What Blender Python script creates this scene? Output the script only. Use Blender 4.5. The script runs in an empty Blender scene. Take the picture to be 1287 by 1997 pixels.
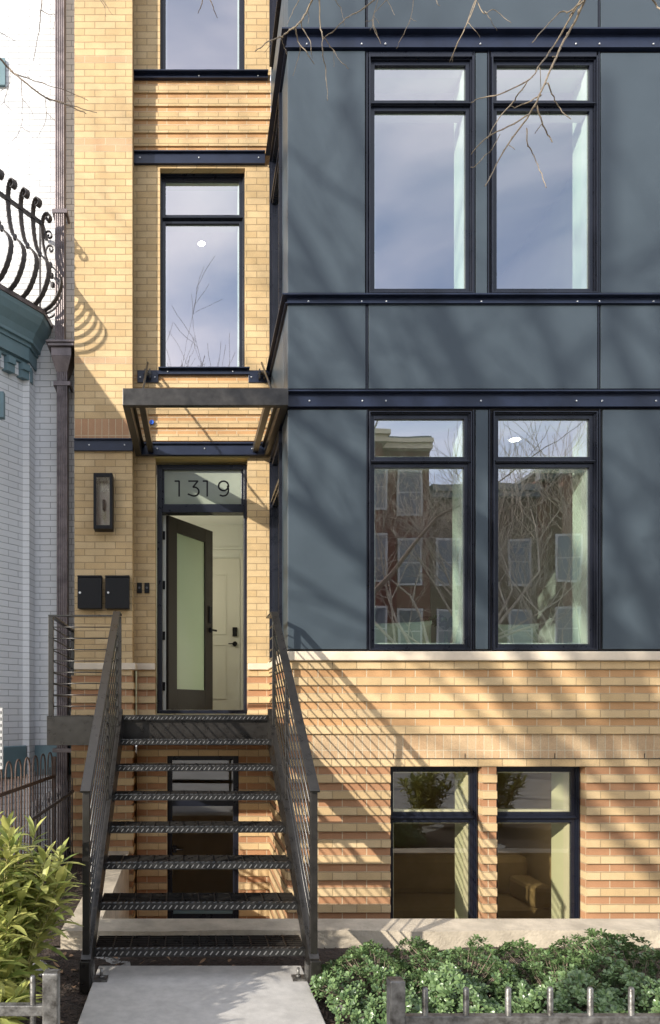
import bpy, math, random
from mathutils import Vector, Matrix
R = random.Random(7)
S = bpy.context.scene
COL = S.collection

# ------------------------------------------------------------------ camera
EYE = 1.55; CAMY = -6.0; F = 1400.0; PW, PH = 1287.0, 1997.0; VX, VY = 376.0, 1385.0
cam = bpy.data.objects.new('camera', bpy.data.cameras.new('camera')); COL.objects.link(cam)
cam.location = (0, CAMY, EYE); cam.rotation_euler = (math.radians(90), 0, 0)
cam.data.sensor_fit = 'VERTICAL'; cam.data.sensor_height = 36.0; cam.data.sensor_width = 36.0
cam.data.lens = F / PH * 36.0
cam.data.shift_x = (PW / 2 - VX) / PH; cam.data.shift_y = (VY - PH / 2) / PH
cam.data.clip_start = 0.05; cam.data.clip_end = 2000
S.camera = cam
# ------------------------------------------------------------------ light
SUN = Vector((1.148, 1.0, -0.574))          # the way the sunlight travels
SEL = math.asin(0.574 / SUN.length); SROT = math.atan2(-SUN.x, -SUN.y)
w = bpy.data.worlds.new('World'); S.world = w; w.use_nodes = True
nt = w.node_tree; N = nt.nodes; L = nt.links
bg = N['Background']; bg.inputs['Strength'].default_value = 0.15
sky = N.new('ShaderNodeTexSky'); sky.sky_type = 'NISHITA'; sky.sun_disc = False
sky.sun_elevation = SEL; sky.sun_rotation = SROT; sky.air_density = 1.0; sky.dust_density = 0.6; sky.ozone_density = 2.0
tc = N.new('ShaderNodeTexCoord'); mp = N.new('ShaderNodeMapping'); mp.inputs['Scale'].default_value = (1.0, 1.0, 2.6)
mp.inputs['Rotation'].default_value = (0.2, 0.3, 0.7)
nz = N.new('ShaderNodeTexNoise'); nz.inputs['Scale'].default_value = 2.3; nz.inputs['Detail'].default_value = 7; nz.inputs['Roughness'].default_value = 0.55
nz.inputs['Distortion'].default_value = 0.5
rp = N.new('ShaderNodeValToRGB'); rp.color_ramp.elements[0].position = 0.26; rp.color_ramp.elements[1].position = 0.66
rp.color_ramp.elements[1].color = (0.75, 0.75, 0.75, 1)
mx = N.new('ShaderNodeMixRGB'); mx.inputs[2].default_value = (7.6, 7.4, 7.5, 1)
L.new(tc.outputs['Generated'], mp.inputs[0]); L.new(mp.outputs[0], nz.inputs['Vector']); L.new(nz.outputs['Fac'], rp.inputs[0])
L.new(rp.outputs[0], mx.inputs[0]); L.new(sky.outputs[0], mx.inputs[1]); L.new(mx.outputs[0], bg.inputs['Color'])
sd = bpy.data.lights.new('sun', 'SUN'); sd.energy = 3.15; sd.angle = math.radians(0.55); sd.color = (1.0, 0.93, 0.82)
so = bpy.data.objects.new('sun', sd); COL.objects.link(so); so.rotation_euler = SUN.to_track_quat('-Z', 'Y').to_euler()
S.view_settings.view_transform = 'Standard'; S.view_settings.look = 'None'; S.view_settings.gamma = 1.0
S.view_settings.exposure = 1.16
S.cycles.caustics_reflective = False; S.cycles.caustics_refractive = False
S.cycles.max_bounces = 9; S.cycles.transparent_max_bounces = 24; S.cycles.sample_clamp_indirect = 4.0

# ------------------------------------------------------------------ helpers
def at(px, py, Y):
    d = Y - CAMY
    return Vector(((px - VX) * d / F, Y, EYE - (py - VY) * d / F))
def ax(px, Y): return (px - VX) * (Y - CAMY) / F
def az(py, Y): return EYE - (py - VY) * (Y - CAMY) / F

class MB:
    def __init__(s): s.v = []; s.f = []; s.m = []; s.sm = []
    def face(s, pts, m=0, sm=False):
        b = len(s.v); s.v += [tuple(p) for p in pts]; s.f.append(tuple(range(b, b + len(pts)))); s.m.append(m); s.sm.append(sm)
    def box(s, x0, x1, y0, y1, z0, z1, m=0):
        b = len(s.v)
        s.v += [(x0,y0,z0),(x1,y0,z0),(x1,y1,z0),(x0,y1,z0),(x0,y0,z1),(x1,y0,z1),(x1,y1,z1),(x0,y1,z1)]
        for q in ((3,2,1,0),(4,5,6,7),(0,1,5,4),(1,2,6,5),(2,3,7,6),(3,0,4,7)):
            s.f.append(tuple(b + i for i in q)); s.m.append(m); s.sm.append(False)
    def hexa(s, p, m=0):            # p: 8 points, same order as box
        b = len(s.v); s.v += [tuple(q) for q in p]
        for q in ((3,2,1,0),(4,5,6,7),(0,1,5,4),(1,2,6,5),(2,3,7,6),(3,0,4,7)):
            s.f.append(tuple(b + i for i in q)); s.m.append(m); s.sm.append(False)
    def bar(s, a, b_, w, h, m=0, up=(0,0,1)):     # rectangular bar from a to b_, w sideways, h along up
        a = Vector(a); b_ = Vector(b_); d = (b_ - a).normalized(); u = Vector(up)
        if abs(d.dot(u)) > 0.98: u = Vector((0,1,0))
        sd_ = d.cross(u).normalized(); u = sd_.cross(d).normalized()
        P = []
        for q in (a, b_):
            P += [q - sd_*w/2 - u*h/2, q + sd_*w/2 - u*h/2, q + sd_*w/2 + u*h/2, q - sd_*w/2 + u*h/2]
        b = len(s.v); s.v += [tuple(q) for q in P]
        for q in ((0,1,2,3),(7,6,5,4),(0,4,5,1),(1,5,6,2),(2,6,7,3),(3,7,4,0)):
            s.f.append(tuple(b + i for i in q)); s.m.append(m); s.sm.append(False)
    def tube(s, pts, rad, n=6, m=0, cap=True, sm=True):
        pts = [Vector(p) for p in pts]
        if not isinstance(rad, (list, tuple)): rad = [rad] * len(pts)
        rings = []; pu = None
        for i, p in enumerate(pts):
            d = (pts[min(i+1, len(pts)-1)] - pts[max(i-1, 0)])
            d = d.normalized() if d.length > 1e-9 else Vector((0,0,1))
            if pu is None:
                pu = d.cross(Vector((0,0,1)) if abs(d.z) < 0.9 else Vector((1,0,0))).normalized()
            else:
                pu = (pu - d * pu.dot(d)); pu = pu.normalized() if pu.length > 1e-6 else d.orthogonal().normalized()
            q = d.cross(pu); r = rad[i]; b = len(s.v)
            for k in range(n):
                an = 2*math.pi*k/n
                s.v.append(tuple(p + (pu*math.cos(an) + q*math.sin(an))*r))
            rings.append(b)
        for i in range(len(rings)-1):
            a, b = rings[i], rings[i+1]
            for k in range(n):
                s.f.append((a+k, a+(k+1)%n, b+(k+1)%n, b+k)); s.m.append(m); s.sm.append(sm)
        if cap:
            s.f.append(tuple(reversed([rings[0]+k for k in range(n)]))); s.m.append(m); s.sm.append(False)
            s.f.append(tuple(rings[-1]+k for k in range(n))); s.m.append(m); s.sm.append(False)
    def strip(s, pts, width, thick, side, m=0):   # flat bar following pts; side = unit vector across its width
        side = Vector(side); pts = [Vector(p) for p in pts]; b0 = len(s.v)
        for i, p in enumerate(pts):
            d = (pts[min(i+1, len(pts)-1)] - pts[max(i-1, 0)]).normalized(); nn = d.cross(side).normalized()
            for e, g in ((-1,-1),(1,-1),(1,1),(-1,1)):
                s.v.append(tuple(p + side*e*width/2 + nn*g*thick/2))
        for i in range(len(pts)-1):
            for k in range(4):
                a = b0+i*4; b = a+4
                s.f.append((a+k, a+(k+1)%4, b+(k+1)%4, b+k)); s.m.append(m); s.sm.append(False)
        e = b0+(len(pts)-1)*4
        s.f.append((b0+3,b0+2,b0+1,b0)); s.m.append(m); s.sm.append(False)
        s.f.append((e,e+1,e+2,e+3)); s.m.append(m); s.sm.append(False)
    def sphere(s, c, r, nu=8, nv=5, m=0, sc=(1,1,1)):
        c = Vector(c); b = len(s.v)
        for j in range(nv+1):
            th = math.pi*j/nv
            for i in range(nu):
                ph = 2*math.pi*i/nu
                s.v.append((c.x+r*sc[0]*math.sin(th)*math.cos(ph), c.y+r*sc[1]*math.sin(th)*math.sin(ph), c.z+r*sc[2]*math.cos(th)))
        for j in range(nv):
            for i in range(nu):
                s.f.append((b+j*nu+i, b+(j+1)*nu+i, b+(j+1)*nu+(i+1)%nu, b+j*nu+(i+1)%nu)); s.m.append(m); s.sm.append(True)
    def build(s, name, mats, parent=None, bevel=0):
        me = bpy.data.meshes.new(name); me.from_pydata(s.v, [], s.f)
        if not isinstance(mats, (list, tuple)): mats = [mats]
        for mt in mats: me.materials.append(mt)
        me.polygons.foreach_set('material_index', s.m); me.polygons.foreach_set('use_smooth', s.sm); me.update()
        o = bpy.data.objects.new(name, me); COL.objects.link(o)
        if parent is not None: o.parent = parent
        if bevel:
            b = o.modifiers.new('bevel', 'BEVEL'); b.width = bevel; b.segments = 2; b.limit_method = 'ANGLE'
        return o
def link_local(o, parent):            # parent while keeping the mesh's world position
    o.parent = parent; o.matrix_parent_inverse = parent.matrix_world.inverted()
def tag(o, label=None, cat=None, group=None, kind=None):
    if label: o['label'] = label
    if cat: o['category'] = cat
    if group: o['group'] = group
    if kind: o['kind'] = kind
    return o
def thing(name, label, cat, loc=(0,0,0), rz=0, group=None):
    o = bpy.data.objects.new(name, None); COL.objects.link(o); o.location = loc; o.rotation_euler = (0,0,rz)
    o.matrix_world = Matrix.Translation(loc) @ Matrix.Rotation(rz, 4, 'Z')
    return tag(o, label, cat, group)
def copy_tree(o, parent=None):
    c = o.copy(); COL.objects.link(c); c.parent = parent
    for ch in [q for q in bpy.data.objects if q.parent == o]: copy_tree(ch, c)
    return c

# ------------------------------------------------------------------ materials
def mat(name, col, rough=0.6, metal=0.0, spec=0.5, noise=0.0, nscale=8.0, bump=0.0, bscale=40.0, col2=None, bdist=0.01):
    m = bpy.data.materials.new(name); m.use_nodes = True; t = m.node_tree; n = t.nodes; l = t.links
    p = n['Principled BSDF']; p.inputs['Roughness'].default_value = rough; p.inputs['Metallic'].default_value = metal
    p.inputs['Specular IOR Level'].default_value = spec
    p.inputs['Base Color'].default_value = (*col, 1)
    g = n.new('ShaderNodeNewGeometry')
    if noise > 0:
        x = n.new('ShaderNodeTexNoise'); x.inputs['Scale'].default_value = nscale; x.inputs['Detail'].default_value = 6; x.inputs['Roughness'].default_value = 0.6
        l.new(g.outputs['Position'], x.inputs['Vector'])
        r = n.new('ShaderNodeValToRGB'); c2 = col2 or tuple(c*(1-noise) for c in col)
        r.color_ramp.elements[0].position = 0.33; r.color_ramp.elements[1].position = 0.67
        r.color_ramp.elements[0].color = (*c2, 1); r.color_ramp.elements[1].color = (*[min(1, c*(1+noise*0.35)) for c in col], 1)
        l.new(x.outputs['Fac'], r.inputs[0]); l.new(r.outputs[0], p.inputs['Base Color'])
        mr = n.new('ShaderNodeMapRange'); mr.inputs[3].default_value = max(0.02, rough-0.12); mr.inputs[4].default_value = min(1, rough+0.12)
        l.new(x.outputs['Fac'], mr.inputs[0]); l.new(mr.outputs[0], p.inputs['Roughness'])
    if bump > 0:
        x = n.new('ShaderNodeTexNoise'); x.inputs['Scale'].default_value = bscale; x.inputs['Detail'].default_value = 5
        l.new(g.outputs['Position'], x.inputs['Vector'])
        b = n.new('ShaderNodeBump'); b.inputs['Strength'].default_value = bump; b.inputs['Distance'].default_value = bdist
        l.new(x.outputs['Fac'], b.inputs['Height']); l.new(b.outputs[0], p.inputs['Normal'])
    return m
RH = 0.0677; BW = 0.2032
def brick(name, c1, c2, mortar, z0=0.0, u=(1,1), u0=0.0, bw=BW, rh=RH, ms=0.0042, soldier=False, rough=0.85, bump=0.6, stain=0.25, speck=0.22, mcol_bump=True, offset=0.5):
    m = bpy.data.materials.new(name); m.use_nodes = True; t = m.node_tree; n = t.nodes; l = t.links
    p = n['Principled BSDF']; p.inputs['Roughness'].default_value = rough; p.inputs['Specular IOR Level'].default_value = 0.25
    g = n.new('ShaderNodeNewGeometry'); s = n.new('ShaderNodeSeparateXYZ'); l.new(g.outputs['Position'], s.inputs[0])
    a = n.new('ShaderNodeMath'); a.operation = 'MULTIPLY'; a.inputs[1].default_value = u[0]; l.new(s.outputs[0], a.inputs[0])
    b = n.new('ShaderNodeMath'); b.operation = 'MULTIPLY_ADD'; b.inputs[1].default_value = u[1]; l.new(s.outputs[1], b.inputs[0]); l.new(a.outputs[0], b.inputs[2])
    b2 = n.new('ShaderNodeMath'); b2.operation = 'ADD'; b2.inputs[1].default_value = 20*bw - u0; l.new(b.outputs[0], b2.inputs[0])
    z = n.new('ShaderNodeMath'); z.operation = 'ADD'; z.inputs[1].default_value = -z0 + 200*(rh if not soldier else bw); l.new(s.outputs[2], z.inputs[0])
    c = n.new('ShaderNodeCombineXYZ')
    if soldier: l.new(z.outputs[0], c.inputs[0]); l.new(b2.outputs[0], c.inputs[1])
    else: l.new(b2.outputs[0], c.inputs[0]); l.new(z.outputs[0], c.inputs[1])
    # a slight wander so joints are not ruler straight
    wn = n.new('ShaderNodeTexNoise'); wn.inputs['Scale'].default_value = 9; wn.inputs['Detail'].default_value = 2; l.new(g.outputs['Position'], wn.inputs['Vector'])
    ws = n.new('ShaderNodeVectorMath'); ws.operation = 'SCALE'; ws.inputs['Scale'].default_value = 0.006
    wc = n.new('ShaderNodeVectorMath'); wc.operation = 'SUBTRACT'; wc.inputs[1].default_value = (0.5, 0.5, 0.5)
    l.new(wn.outputs['Color'], wc.inputs[0]); l.new(wc.outputs[0], ws.inputs[0])
    wa = n.new('ShaderNodeVectorMath'); wa.operation = 'ADD'; l.new(c.outputs[0], wa.inputs[0]); l.new(ws.outputs[0], wa.inputs[1])
    k = n.new('ShaderNodeTexBrick'); k.offset = 0.0 if soldier else offset; k.offset_frequency = 2; k.squash = 1
    k.inputs['Scale'].default_value = 1; k.inputs['Brick Width'].default_value = bw; k.inputs['Row Height'].default_value = rh
    k.inputs['Mortar Size'].default_value = ms; k.inputs['Mortar Smooth'].default_value = 0.25; k.inputs['Bias'].default_value = 0
    k.inputs['Color1'].default_value = (*c1, 1); k.inputs['Color2'].default_value = (*c2, 1); k.inputs['Mortar'].default_value = (*mortar, 1)
    l.new(wa.outputs[0], k.inputs['Vector'])
    # fine speckle and broad weathering
    n1 = n.new('ShaderNodeTexNoise'); n1.inputs['Scale'].default_value = 190; n1.inputs['Detail'].default_value = 3; l.new(g.outputs['Position'], n1.inputs['Vector'])
    n2 = n.new('ShaderNodeTexNoise'); n2.inputs['Scale'].default_value = 1.7; n2.inputs['Detail'].default_value = 7; n2.inputs['Roughness'].default_value = 0.65; l.new(g.outputs['Position'], n2.inputs['Vector'])
    r1 = n.new('ShaderNodeMapRange'); r1.inputs[1].default_value = 0.3; r1.inputs[2].default_value = 0.7; r1.inputs[3].default_value = 1-speck; r1.inputs[4].default_value = 1+speck*0.5; l.new(n1.outputs['Fac'], r1.inputs[0])
    r2 = n.new('ShaderNodeMapRange'); r2.inputs[1].default_value = 0.3; r2.inputs[2].default_value = 0.7; r2.inputs[3].default_value = 1-stain; r2.inputs[4].default_value = 1+stain*0.3; l.new(n2.outputs['Fac'], r2.inputs[0])
    mu = n.new('ShaderNodeMath'); mu.operation = 'MULTIPLY'; l.new(r1.outputs[0], mu.inputs[0]); l.new(r2.outputs[0], mu.inputs[1])
    sc = n.new('ShaderNodeVectorMath'); sc.operation = 'SCALE'; l.new(k.outputs['Color'], sc.inputs[0]); l.new(mu.outputs[0], sc.inputs['Scale'])
    l.new(sc.outputs[0], p.inputs['Base Color'])
    iv = n.new('ShaderNodeMath'); iv.operation = 'MULTIPLY_ADD'; iv.inputs[1].default_value = -1.0; iv.inputs[2].default_value = 1.0; l.new(k.outputs['Fac'], iv.inputs[0])
    h = n.new('ShaderNodeMath'); h.operation = 'MULTIPLY_ADD'; h.inputs[1].default_value = 0.22; l.new(n1.outputs['Fac'], h.inputs[0]); l.new(iv.outputs[0], h.inputs[2])
    bp = n.new('ShaderNodeBump'); bp.inputs['Strength'].default_value = bump; bp.inputs['Distance'].default_value = 0.006
    l.new(h.outputs[0], bp.inputs['Height']); l.new(bp.outputs[0], p.inputs['Normal'])
    return m
def glass(name, ior=2.3, tint=(0.86, 0.93, 0.9), refl=(1,1,1), rough=0.0):
    m = bpy.data.materials.new(name); m.use_nodes = True; t = m.node_tree; n = t.nodes; l = t.links
    n.remove(n['Principled BSDF']); o = n['Material Output']
    tr = n.new('ShaderNodeBsdfTransparent'); tr.inputs[0].default_value = (*tint, 1)
    gl = n.new('ShaderNodeBsdfGlossy'); gl.inputs['Roughness'].default_value = rough; gl.inputs[0].default_value = (*refl, 1)
    fr = n.new('ShaderNodeFresnel'); g = n.new('ShaderNodeNewGeometry')
    bi_ = n.new('ShaderNodeMath'); bi_.operation = 'MULTIPLY_ADD'; bi_.inputs[1].default_value = 1/ior - ior; bi_.inputs[2].default_value = ior
    l.new(g.outputs['Backfacing'], bi_.inputs[0]); l.new(bi_.outputs[0], fr.inputs[0])   # same reflectance from both sides
    x = n.new('ShaderNodeTexNoise'); x.inputs['Scale'].default_value = 1.6; x.inputs['Detail'].default_value = 1
    l.new(g.outputs['Position'], x.inputs['Vector'])
    b = n.new('ShaderNodeBump'); b.inputs['Strength'].default_value = 0.10; b.inputs['Distance'].default_value = 0.01; l.new(x.outputs['Fac'], b.inputs['Height'])
    l.new(b.outputs[0], gl.inputs['Normal'])
    mx_ = n.new('ShaderNodeMixShader'); l.new(fr.outputs[0], mx_.inputs[0]); l.new(tr.outputs[0], mx_.inputs[1]); l.new(gl.outputs[0], mx_.inputs[2])
    l.new(mx_.outputs[0], o.inputs[0]); return m
def emis(name, col, st):
    m = bpy.data.materials.new(name); m.use_nodes = True; p = m.node_tree.nodes['Principled BSDF']
    p.inputs['Emission Color'].default_value = (*col, 1); p.inputs['Emission Strength'].default_value = st; p.inputs['Base Color'].default_value = (*col, 1); return m
def leaf_mat(name, c1, c2, rough=0.4, trans=0.35, scale=14):
    m = bpy.data.materials.new(name); m.use_nodes = True; t = m.node_tree; n = t.nodes; l = t.links
    p = n['Principled BSDF']; p.inputs['Roughness'].default_value = rough; p.inputs['Specular IOR Level'].default_value = 0.5
    g = n.new('ShaderNodeNewGeometry'); x = n.new('ShaderNodeTexNoise'); x.inputs['Scale'].default_value = scale; x.inputs['Detail'].default_value = 3
    l.new(g.outputs['Position'], x.inputs['Vector'])
    ad = n.new('ShaderNodeMath'); ad.operation = 'MULTIPLY_ADD'; ad.inputs[1].default_value = 0.55; l.new(g.outputs['Random Per Island'], ad.inputs[0])
    sb = n.new('ShaderNodeMath'); sb.operation = 'MULTIPLY'; sb.inputs[1].default_value = 0.45; l.new(x.outputs['Fac'], sb.inputs[0]); l.new(sb.outputs[0], ad.inputs[2])
    r = n.new('ShaderNodeValToRGB'); r.color_ramp.elements[0].position = 0.15; r.color_ramp.elements[1].position = 0.85
    r.color_ramp.elements[0].color = (*c1, 1); r.color_ramp.elements[1].color = (*c2, 1); l.new(ad.outputs[0], r.inputs[0]); l.new(r.outputs[0], p.inputs['Base Color'])
    tl = n.new('ShaderNodeBsdfTranslucent'); l.new(r.outputs[0], tl.inputs[0]); ms = n.new('ShaderNodeMixShader'); ms.inputs[0].default_value = trans
    l.new(p.outputs[0], ms.inputs[1]); l.new(tl.outputs[0], ms.inputs[2]); l.new(ms.outputs[0], n['Material Output'].inputs[0]); return m

ZM = 1.892                                    # a joint every course of the base hangs on
M = {}
BUFF1, BUFF2 = (0.64, 0.475, 0.27), (0.56, 0.395, 0.205)
M['buff'] = brick('buff_brick', BUFF1, BUFF2, (0.37, 0.27, 0.15), z0=ZM, u0=0.03)
M['red'] = brick('tan_red_brick', (0.56, 0.335, 0.165), (0.51, 0.29, 0.135), (0.60, 0.49, 0.33), z0=ZM, u0=0.03)
M['rust'] = brick('rust_brick', (0.45, 0.245, 0.13), (0.40, 0.205, 0.105), (0.56, 0.44, 0.29), z0=ZM, u0=0.03)
M['soldier'] = brick('soldier_brick', (0.52, 0.34, 0.19), (0.57, 0.41, 0.245), (0.60, 0.49, 0.33), z0=ZM-5*RH*2+RH*0, soldier=True, u0=0.0)
M['band'] = brick('band_brick', (0.54, 0.37, 0.22), (0.52, 0.34, 0.19), (0.56, 0.45, 0.30), z0=7.074, u0=0.03)
M['pil'] = brick('pilaster_brick', BUFF1, BUFF2, (0.37, 0.27, 0.15), z0=7.074, u0=0.03)
M['sold2'] = brick('pilaster_soldier_brick', (0.47, 0.28, 0.16), (0.44, 0.25, 0.14), (0.55, 0.43, 0.28), z0=0.0, soldier=True)
M['stone'] = mat('sill_stone', (0.66, 0.56, 0.43), 0.8, noise=0.15, nscale=6, bump=0.3, bscale=90, bdist=0.003)
M['white'] = brick('white_painted_brick', (0.68, 0.685, 0.69), (0.655, 0.66, 0.665), (0.34, 0.345, 0.35), z0=0.01, bw=0.215, rh=0.0622, ms=0.0034, rough=0.6, stain=0.07, speck=0.05, bump=0.75)
M['whitef'] = brick('white_painted_brick_facet', (0.68, 0.685, 0.69), (0.655, 0.66, 0.665), (0.34, 0.345, 0.35), z0=0.01, u=(0.593, 0.805), bw=0.24, rh=0.0622, ms=0.0034, rough=0.6, stain=0.07, speck=0.05, bump=0.75)
M['panel'] = mat('blue_grey_metal_panel', (0.047, 0.063, 0.077), 0.38, metal=0.0, spec=0.35, noise=0.12, nscale=1.7, bump=0.03, bscale=3)
M['steel'] = mat('navy_painted_steel', (0.012, 0.018, 0.040), 0.36, spec=0.4, noise=0.25, nscale=7, bump=0.05, bscale=60)
M['frame'] = mat('window_frame_paint', (0.009, 0.011, 0.019), 0.30, spec=0.4, noise=0.12, nscale=12)
M['gap'] = mat('dark_joint', (0.008, 0.008, 0.010), 0.8)
M['iron'] = mat('black_stair_steel', (0.022, 0.020, 0.018), 0.30, metal=0.2, spec=0.6, noise=0.35, nscale=16, bump=0.10, bscale=130, bdist=0.002)
M['canopy'] = mat('grey_canopy_steel', (0.048, 0.045, 0.042), 0.38, metal=0.4, noise=0.45, nscale=11, bump=0.12, bscale=100, bdist=0.002)
M['bolt'] = mat('zinc_bolt', (0.55, 0.55, 0.55), 0.3, metal=0.9)
M['checker'] = mat('checker_plate_nosing', (0.055, 0.055, 0.055), 0.33, metal=0.7, noise=0.5, nscale=22, bump=0.1, bscale=110)
M['copper'] = mat('dark_copper_pipe', (0.17, 0.14, 0.14), 0.40, metal=0.35, noise=0.45, nscale=9, bump=0.15, bscale=70)
M['teal'] = mat('teal_paint', (0.125, 0.20, 0.225), 0.55, noise=0.12, nscale=5, bump=0.1, bscale=40)
M['wrought'] = mat('wrought_iron', (0.050, 0.044, 0.046), 0.6, noise=0.4, nscale=30, bump=0.5, bscale=60, bdist=0.01)
M['rusty'] = mat('rusty_iron', (0.10, 0.062, 0.045), 0.6, noise=0.5, nscale=25, bump=0.3, bscale=90)
M['wall'] = mat('interior_paint', (0.72, 0.74, 0.68), 0.7, noise=0.04, nscale=2)
M['ceil'] = mat('ceiling_paint', (0.80, 0.82, 0.78), 0.8)
M['lining'] = mat('window_lining_paint', (0.66, 0.72, 0.62), 0.55)
M['floorw'] = mat('oak_floor', (0.26, 0.17, 0.09), 0.4, noise=0.3, nscale=6)
M['glass'] = glass('window_glass', 3.7, (0.82, 0.92, 0.86), (0.98, 0.94, 1.0))
M['glassb'] = glass('basement_glass', 2.3, (0.86, 0.82, 0.66), (0.95, 0.95, 0.95))
M['frost'] = mat('frosted_green_glass', (0.42, 0.52, 0.34), 0.25, spec=0.5)
M['trans'] = mat('frosted_transom_glass', (0.25, 0.28, 0.225), 0.12, spec=0.8, noise=0.12, nscale=3)
M['doorbrown'] = mat('dark_brown_door', (0.022, 0.016, 0.011), 0.45, spec=0.3, noise=0.15, nscale=9)
M['whitedoor'] = mat('white_door_paint', (0.66, 0.66, 0.58), 0.45)
M['black'] = mat('black_powder_coat', (0.010, 0.010, 0.011), 0.5, spec=0.2, bump=0.05, bscale=200)
M['concrete'] = mat('concrete', (0.44, 0.42, 0.39), 0.85, noise=0.17, nscale=14, bump=0.35, bscale=120, bdist=0.004)
M['curb'] = mat('curb_concrete', (0.50, 0.43, 0.33), 0.9, noise=0.28, nscale=7, bump=0.6, bscale=60, bdist=0.008)
M['mulch'] = mat('dark_mulch_soil', (0.055, 0.038, 0.028), 0.95, noise=0.6, nscale=26, bump=1.0, bscale=55, bdist=0.03)
M['chip'] = mat('mulch_chips', (0.075, 0.048, 0.034), 0.9, noise=0.6, nscale=40)
M['dry'] = mat('dry_leaf', (0.33, 0.20, 0.11), 0.8, noise=0.4, nscale=30)
M['galv'] = mat('worn_grey_fence_steel', (0.20, 0.195, 0.185), 0.38, metal=0.6, noise=0.75, nscale=28, bump=0.2, bscale=70, col2=(0.055,0.05,0.045))
M['bark'] = mat('grey_brown_bark', (0.20, 0.155, 0.115), 0.85, noise=0.4, nscale=30, bump=0.8, bscale=50)
M['barkp'] = mat('pale_bark', (0.45, 0.40, 0.32), 0.8, noise=0.4, nscale=12, bump=0.5, bscale=30)
M['laurel'] = leaf_mat('laurel_leaf', (0.13, 0.20, 0.04), (0.60, 0.57, 0.19), 0.33, 0.32)
M['pitto'] = leaf_mat('box_leaf', (0.04, 0.085, 0.03), (0.20, 0.29, 0.12), 0.30, 0.18)
M['stem'] = mat('green_stem', (0.30, 0.27, 0.10), 0.7)
M['twig'] = mat('pale_twig_bark', (0.27, 0.215, 0.15), 0.85, noise=0.45, nscale=60)
M['asphalt'] = mat('asphalt', (0.05, 0.05, 0.052), 0.9, noise=0.25, nscale=20, bump=0.4, bscale=150)
M['pave'] = mat('pavement', (0.34, 0.33, 0.31), 0.9, noise=0.2, nscale=3)
M['houser'] = brick('opposite_red_brick', (0.17, 0.06, 0.04), (0.13, 0.045, 0.03), (0.2, 0.15, 0.12), stain=0.2)
M['houseb'] = brick('opposite_brown_brick', (0.13, 0.09, 0.055), (0.10, 0.07, 0.045), (0.18, 0.14, 0.12), stain=0.2)
M['cream'] = mat('cream_cornice', (0.58, 0.52, 0.38), 0.7, noise=0.1)
M['slate'] = mat('slate_roof', (0.12, 0.14, 0.15), 0.7, noise=0.2)
M['sash'] = mat('white_sash', (0.40, 0.40, 0.39), 0.5)
M['dglass'] = mat('dark_window_glass', (0.03, 0.04, 0.06), 0.06, spec=0.9)
M['sofa'] = mat('pale_green_upholstery', (0.50, 0.54, 0.42), 0.9, noise=0.08, nscale=30, bump=0.2, bscale=150)
M['tanfab'] = mat('tan_upholstery', (0.20, 0.15, 0.08), 0.9)
M['lamp'] = emis('lit_downlight', (1.0, 0.93, 0.80), 8)
M['stud'] = mat('stud_glint_steel', (0.42, 0.42, 0.42), 0.3, metal=0.9)  # specular dashes of the nosing studs, put into a brighter colour
M['trim'] = mat('lamp_trim', (0.7, 0.7, 0.7), 0.5)
M['bluep'] = mat('blue_plastic', (0.02, 0.10, 0.50), 0.35)
M['tan'] = mat('soffit_trim', (0.55, 0.42, 0.16), 0.6)

YB, YR, YP, YN = 0.0, 1.31, 1.10, 1.35        # bay face, recess face, pilaster face, neighbour wall
XB0, XB1 = ax(561, 0), 4.05                    # bay left / right faces
XPL, XPR = ax(145, YP), ax(258, YP)

# ------------------------------------------------------------------ ground
g = MB(); g.face([(-300,-300,-0.02),(300,-300,-0.02),(300,300,-0.02),(-300,300,-0.02)])
# the ground is cut round the sunken areaway
GX0, GX1, GY0, GY1 = -0.83, 6.5, -1.28, 1.31
g = MB()
for (a,b,c,d) in ((-300,300,-300,GY0),(-300,GX0,GY0,300),(GX1,300,GY0,300),(GX0,GX1,GY1+8,300)):
    g.face([(a,c,-0.03),(b,c,-0.03),(b,d,-0.03),(a,d,-0.03)])
tag(g.build('ground', M['pave']), kind='structure')
g = MB()          # planting bed, gently uneven
nx, ny = 90, 44
def bed_h(x, y): return 0.012*math.sin(x*3.1+1)+0.012*math.sin(y*4.3+x*2)+0.01*math.sin(x*9+y*7) - 0.008
xs = [-3.2 + 9.7*i/nx for i in range(nx+1)]; ys = [-4.4 + 3.12*j/ny for j in range(ny+1)]
for x in xs:
    for y in ys: g.v.append((x, y, bed_h(x, y)))
for i in range(nx):
    for j in range(ny):
        xm, ym = (xs[i]+xs[i+1])/2, (ys[j]+ys[j+1])/2
        g.f.append((i*(ny+1)+j, (i+1)*(ny+1)+j, (i+1)*(ny+1)+j+1, i*(ny+1)+j+1)); g.m.append(0); g.sm.append(True)
tag(g.build('planting_bed', M['mulch']), kind='structure')
g = MB(); g.face([(-3.2,-1.28,0.0),(GX0,-1.28,0.0),(GX0,1.35,0.10),(-3.2,1.35,0.10)]); tag(g.build('side_bed', M['mulch']), kind='structure')
g = MB(); g.box(-0.56, 0.645, -4.5, -1.73, -0.08, 0.032); tag(g.build('walkway', M['concrete'], bevel=0.006), kind='structure')
g = MB(); g.box(-60, 60, -9.0, -4.5, -0.2, 0.0); tag(g.build('pavement', M['pave']), kind='structure')
g = MB(); g.box(-60, 60, -19.0, -9.0, -0.3, -0.12); tag(g.build('road', M['asphalt']), kind='structure')
g = MB(); g.box(-60, 60, -26.0, -19.0, -0.2, 0.0); tag(g.build('far_pavement', M['pave']), kind='structure')
g = MB(); g.box(-0.83, 6.5, -1.1, 1.9, -1.1, -1.0); tag(g.build('areaway_floor', M['concrete']), kind='structure')

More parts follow.
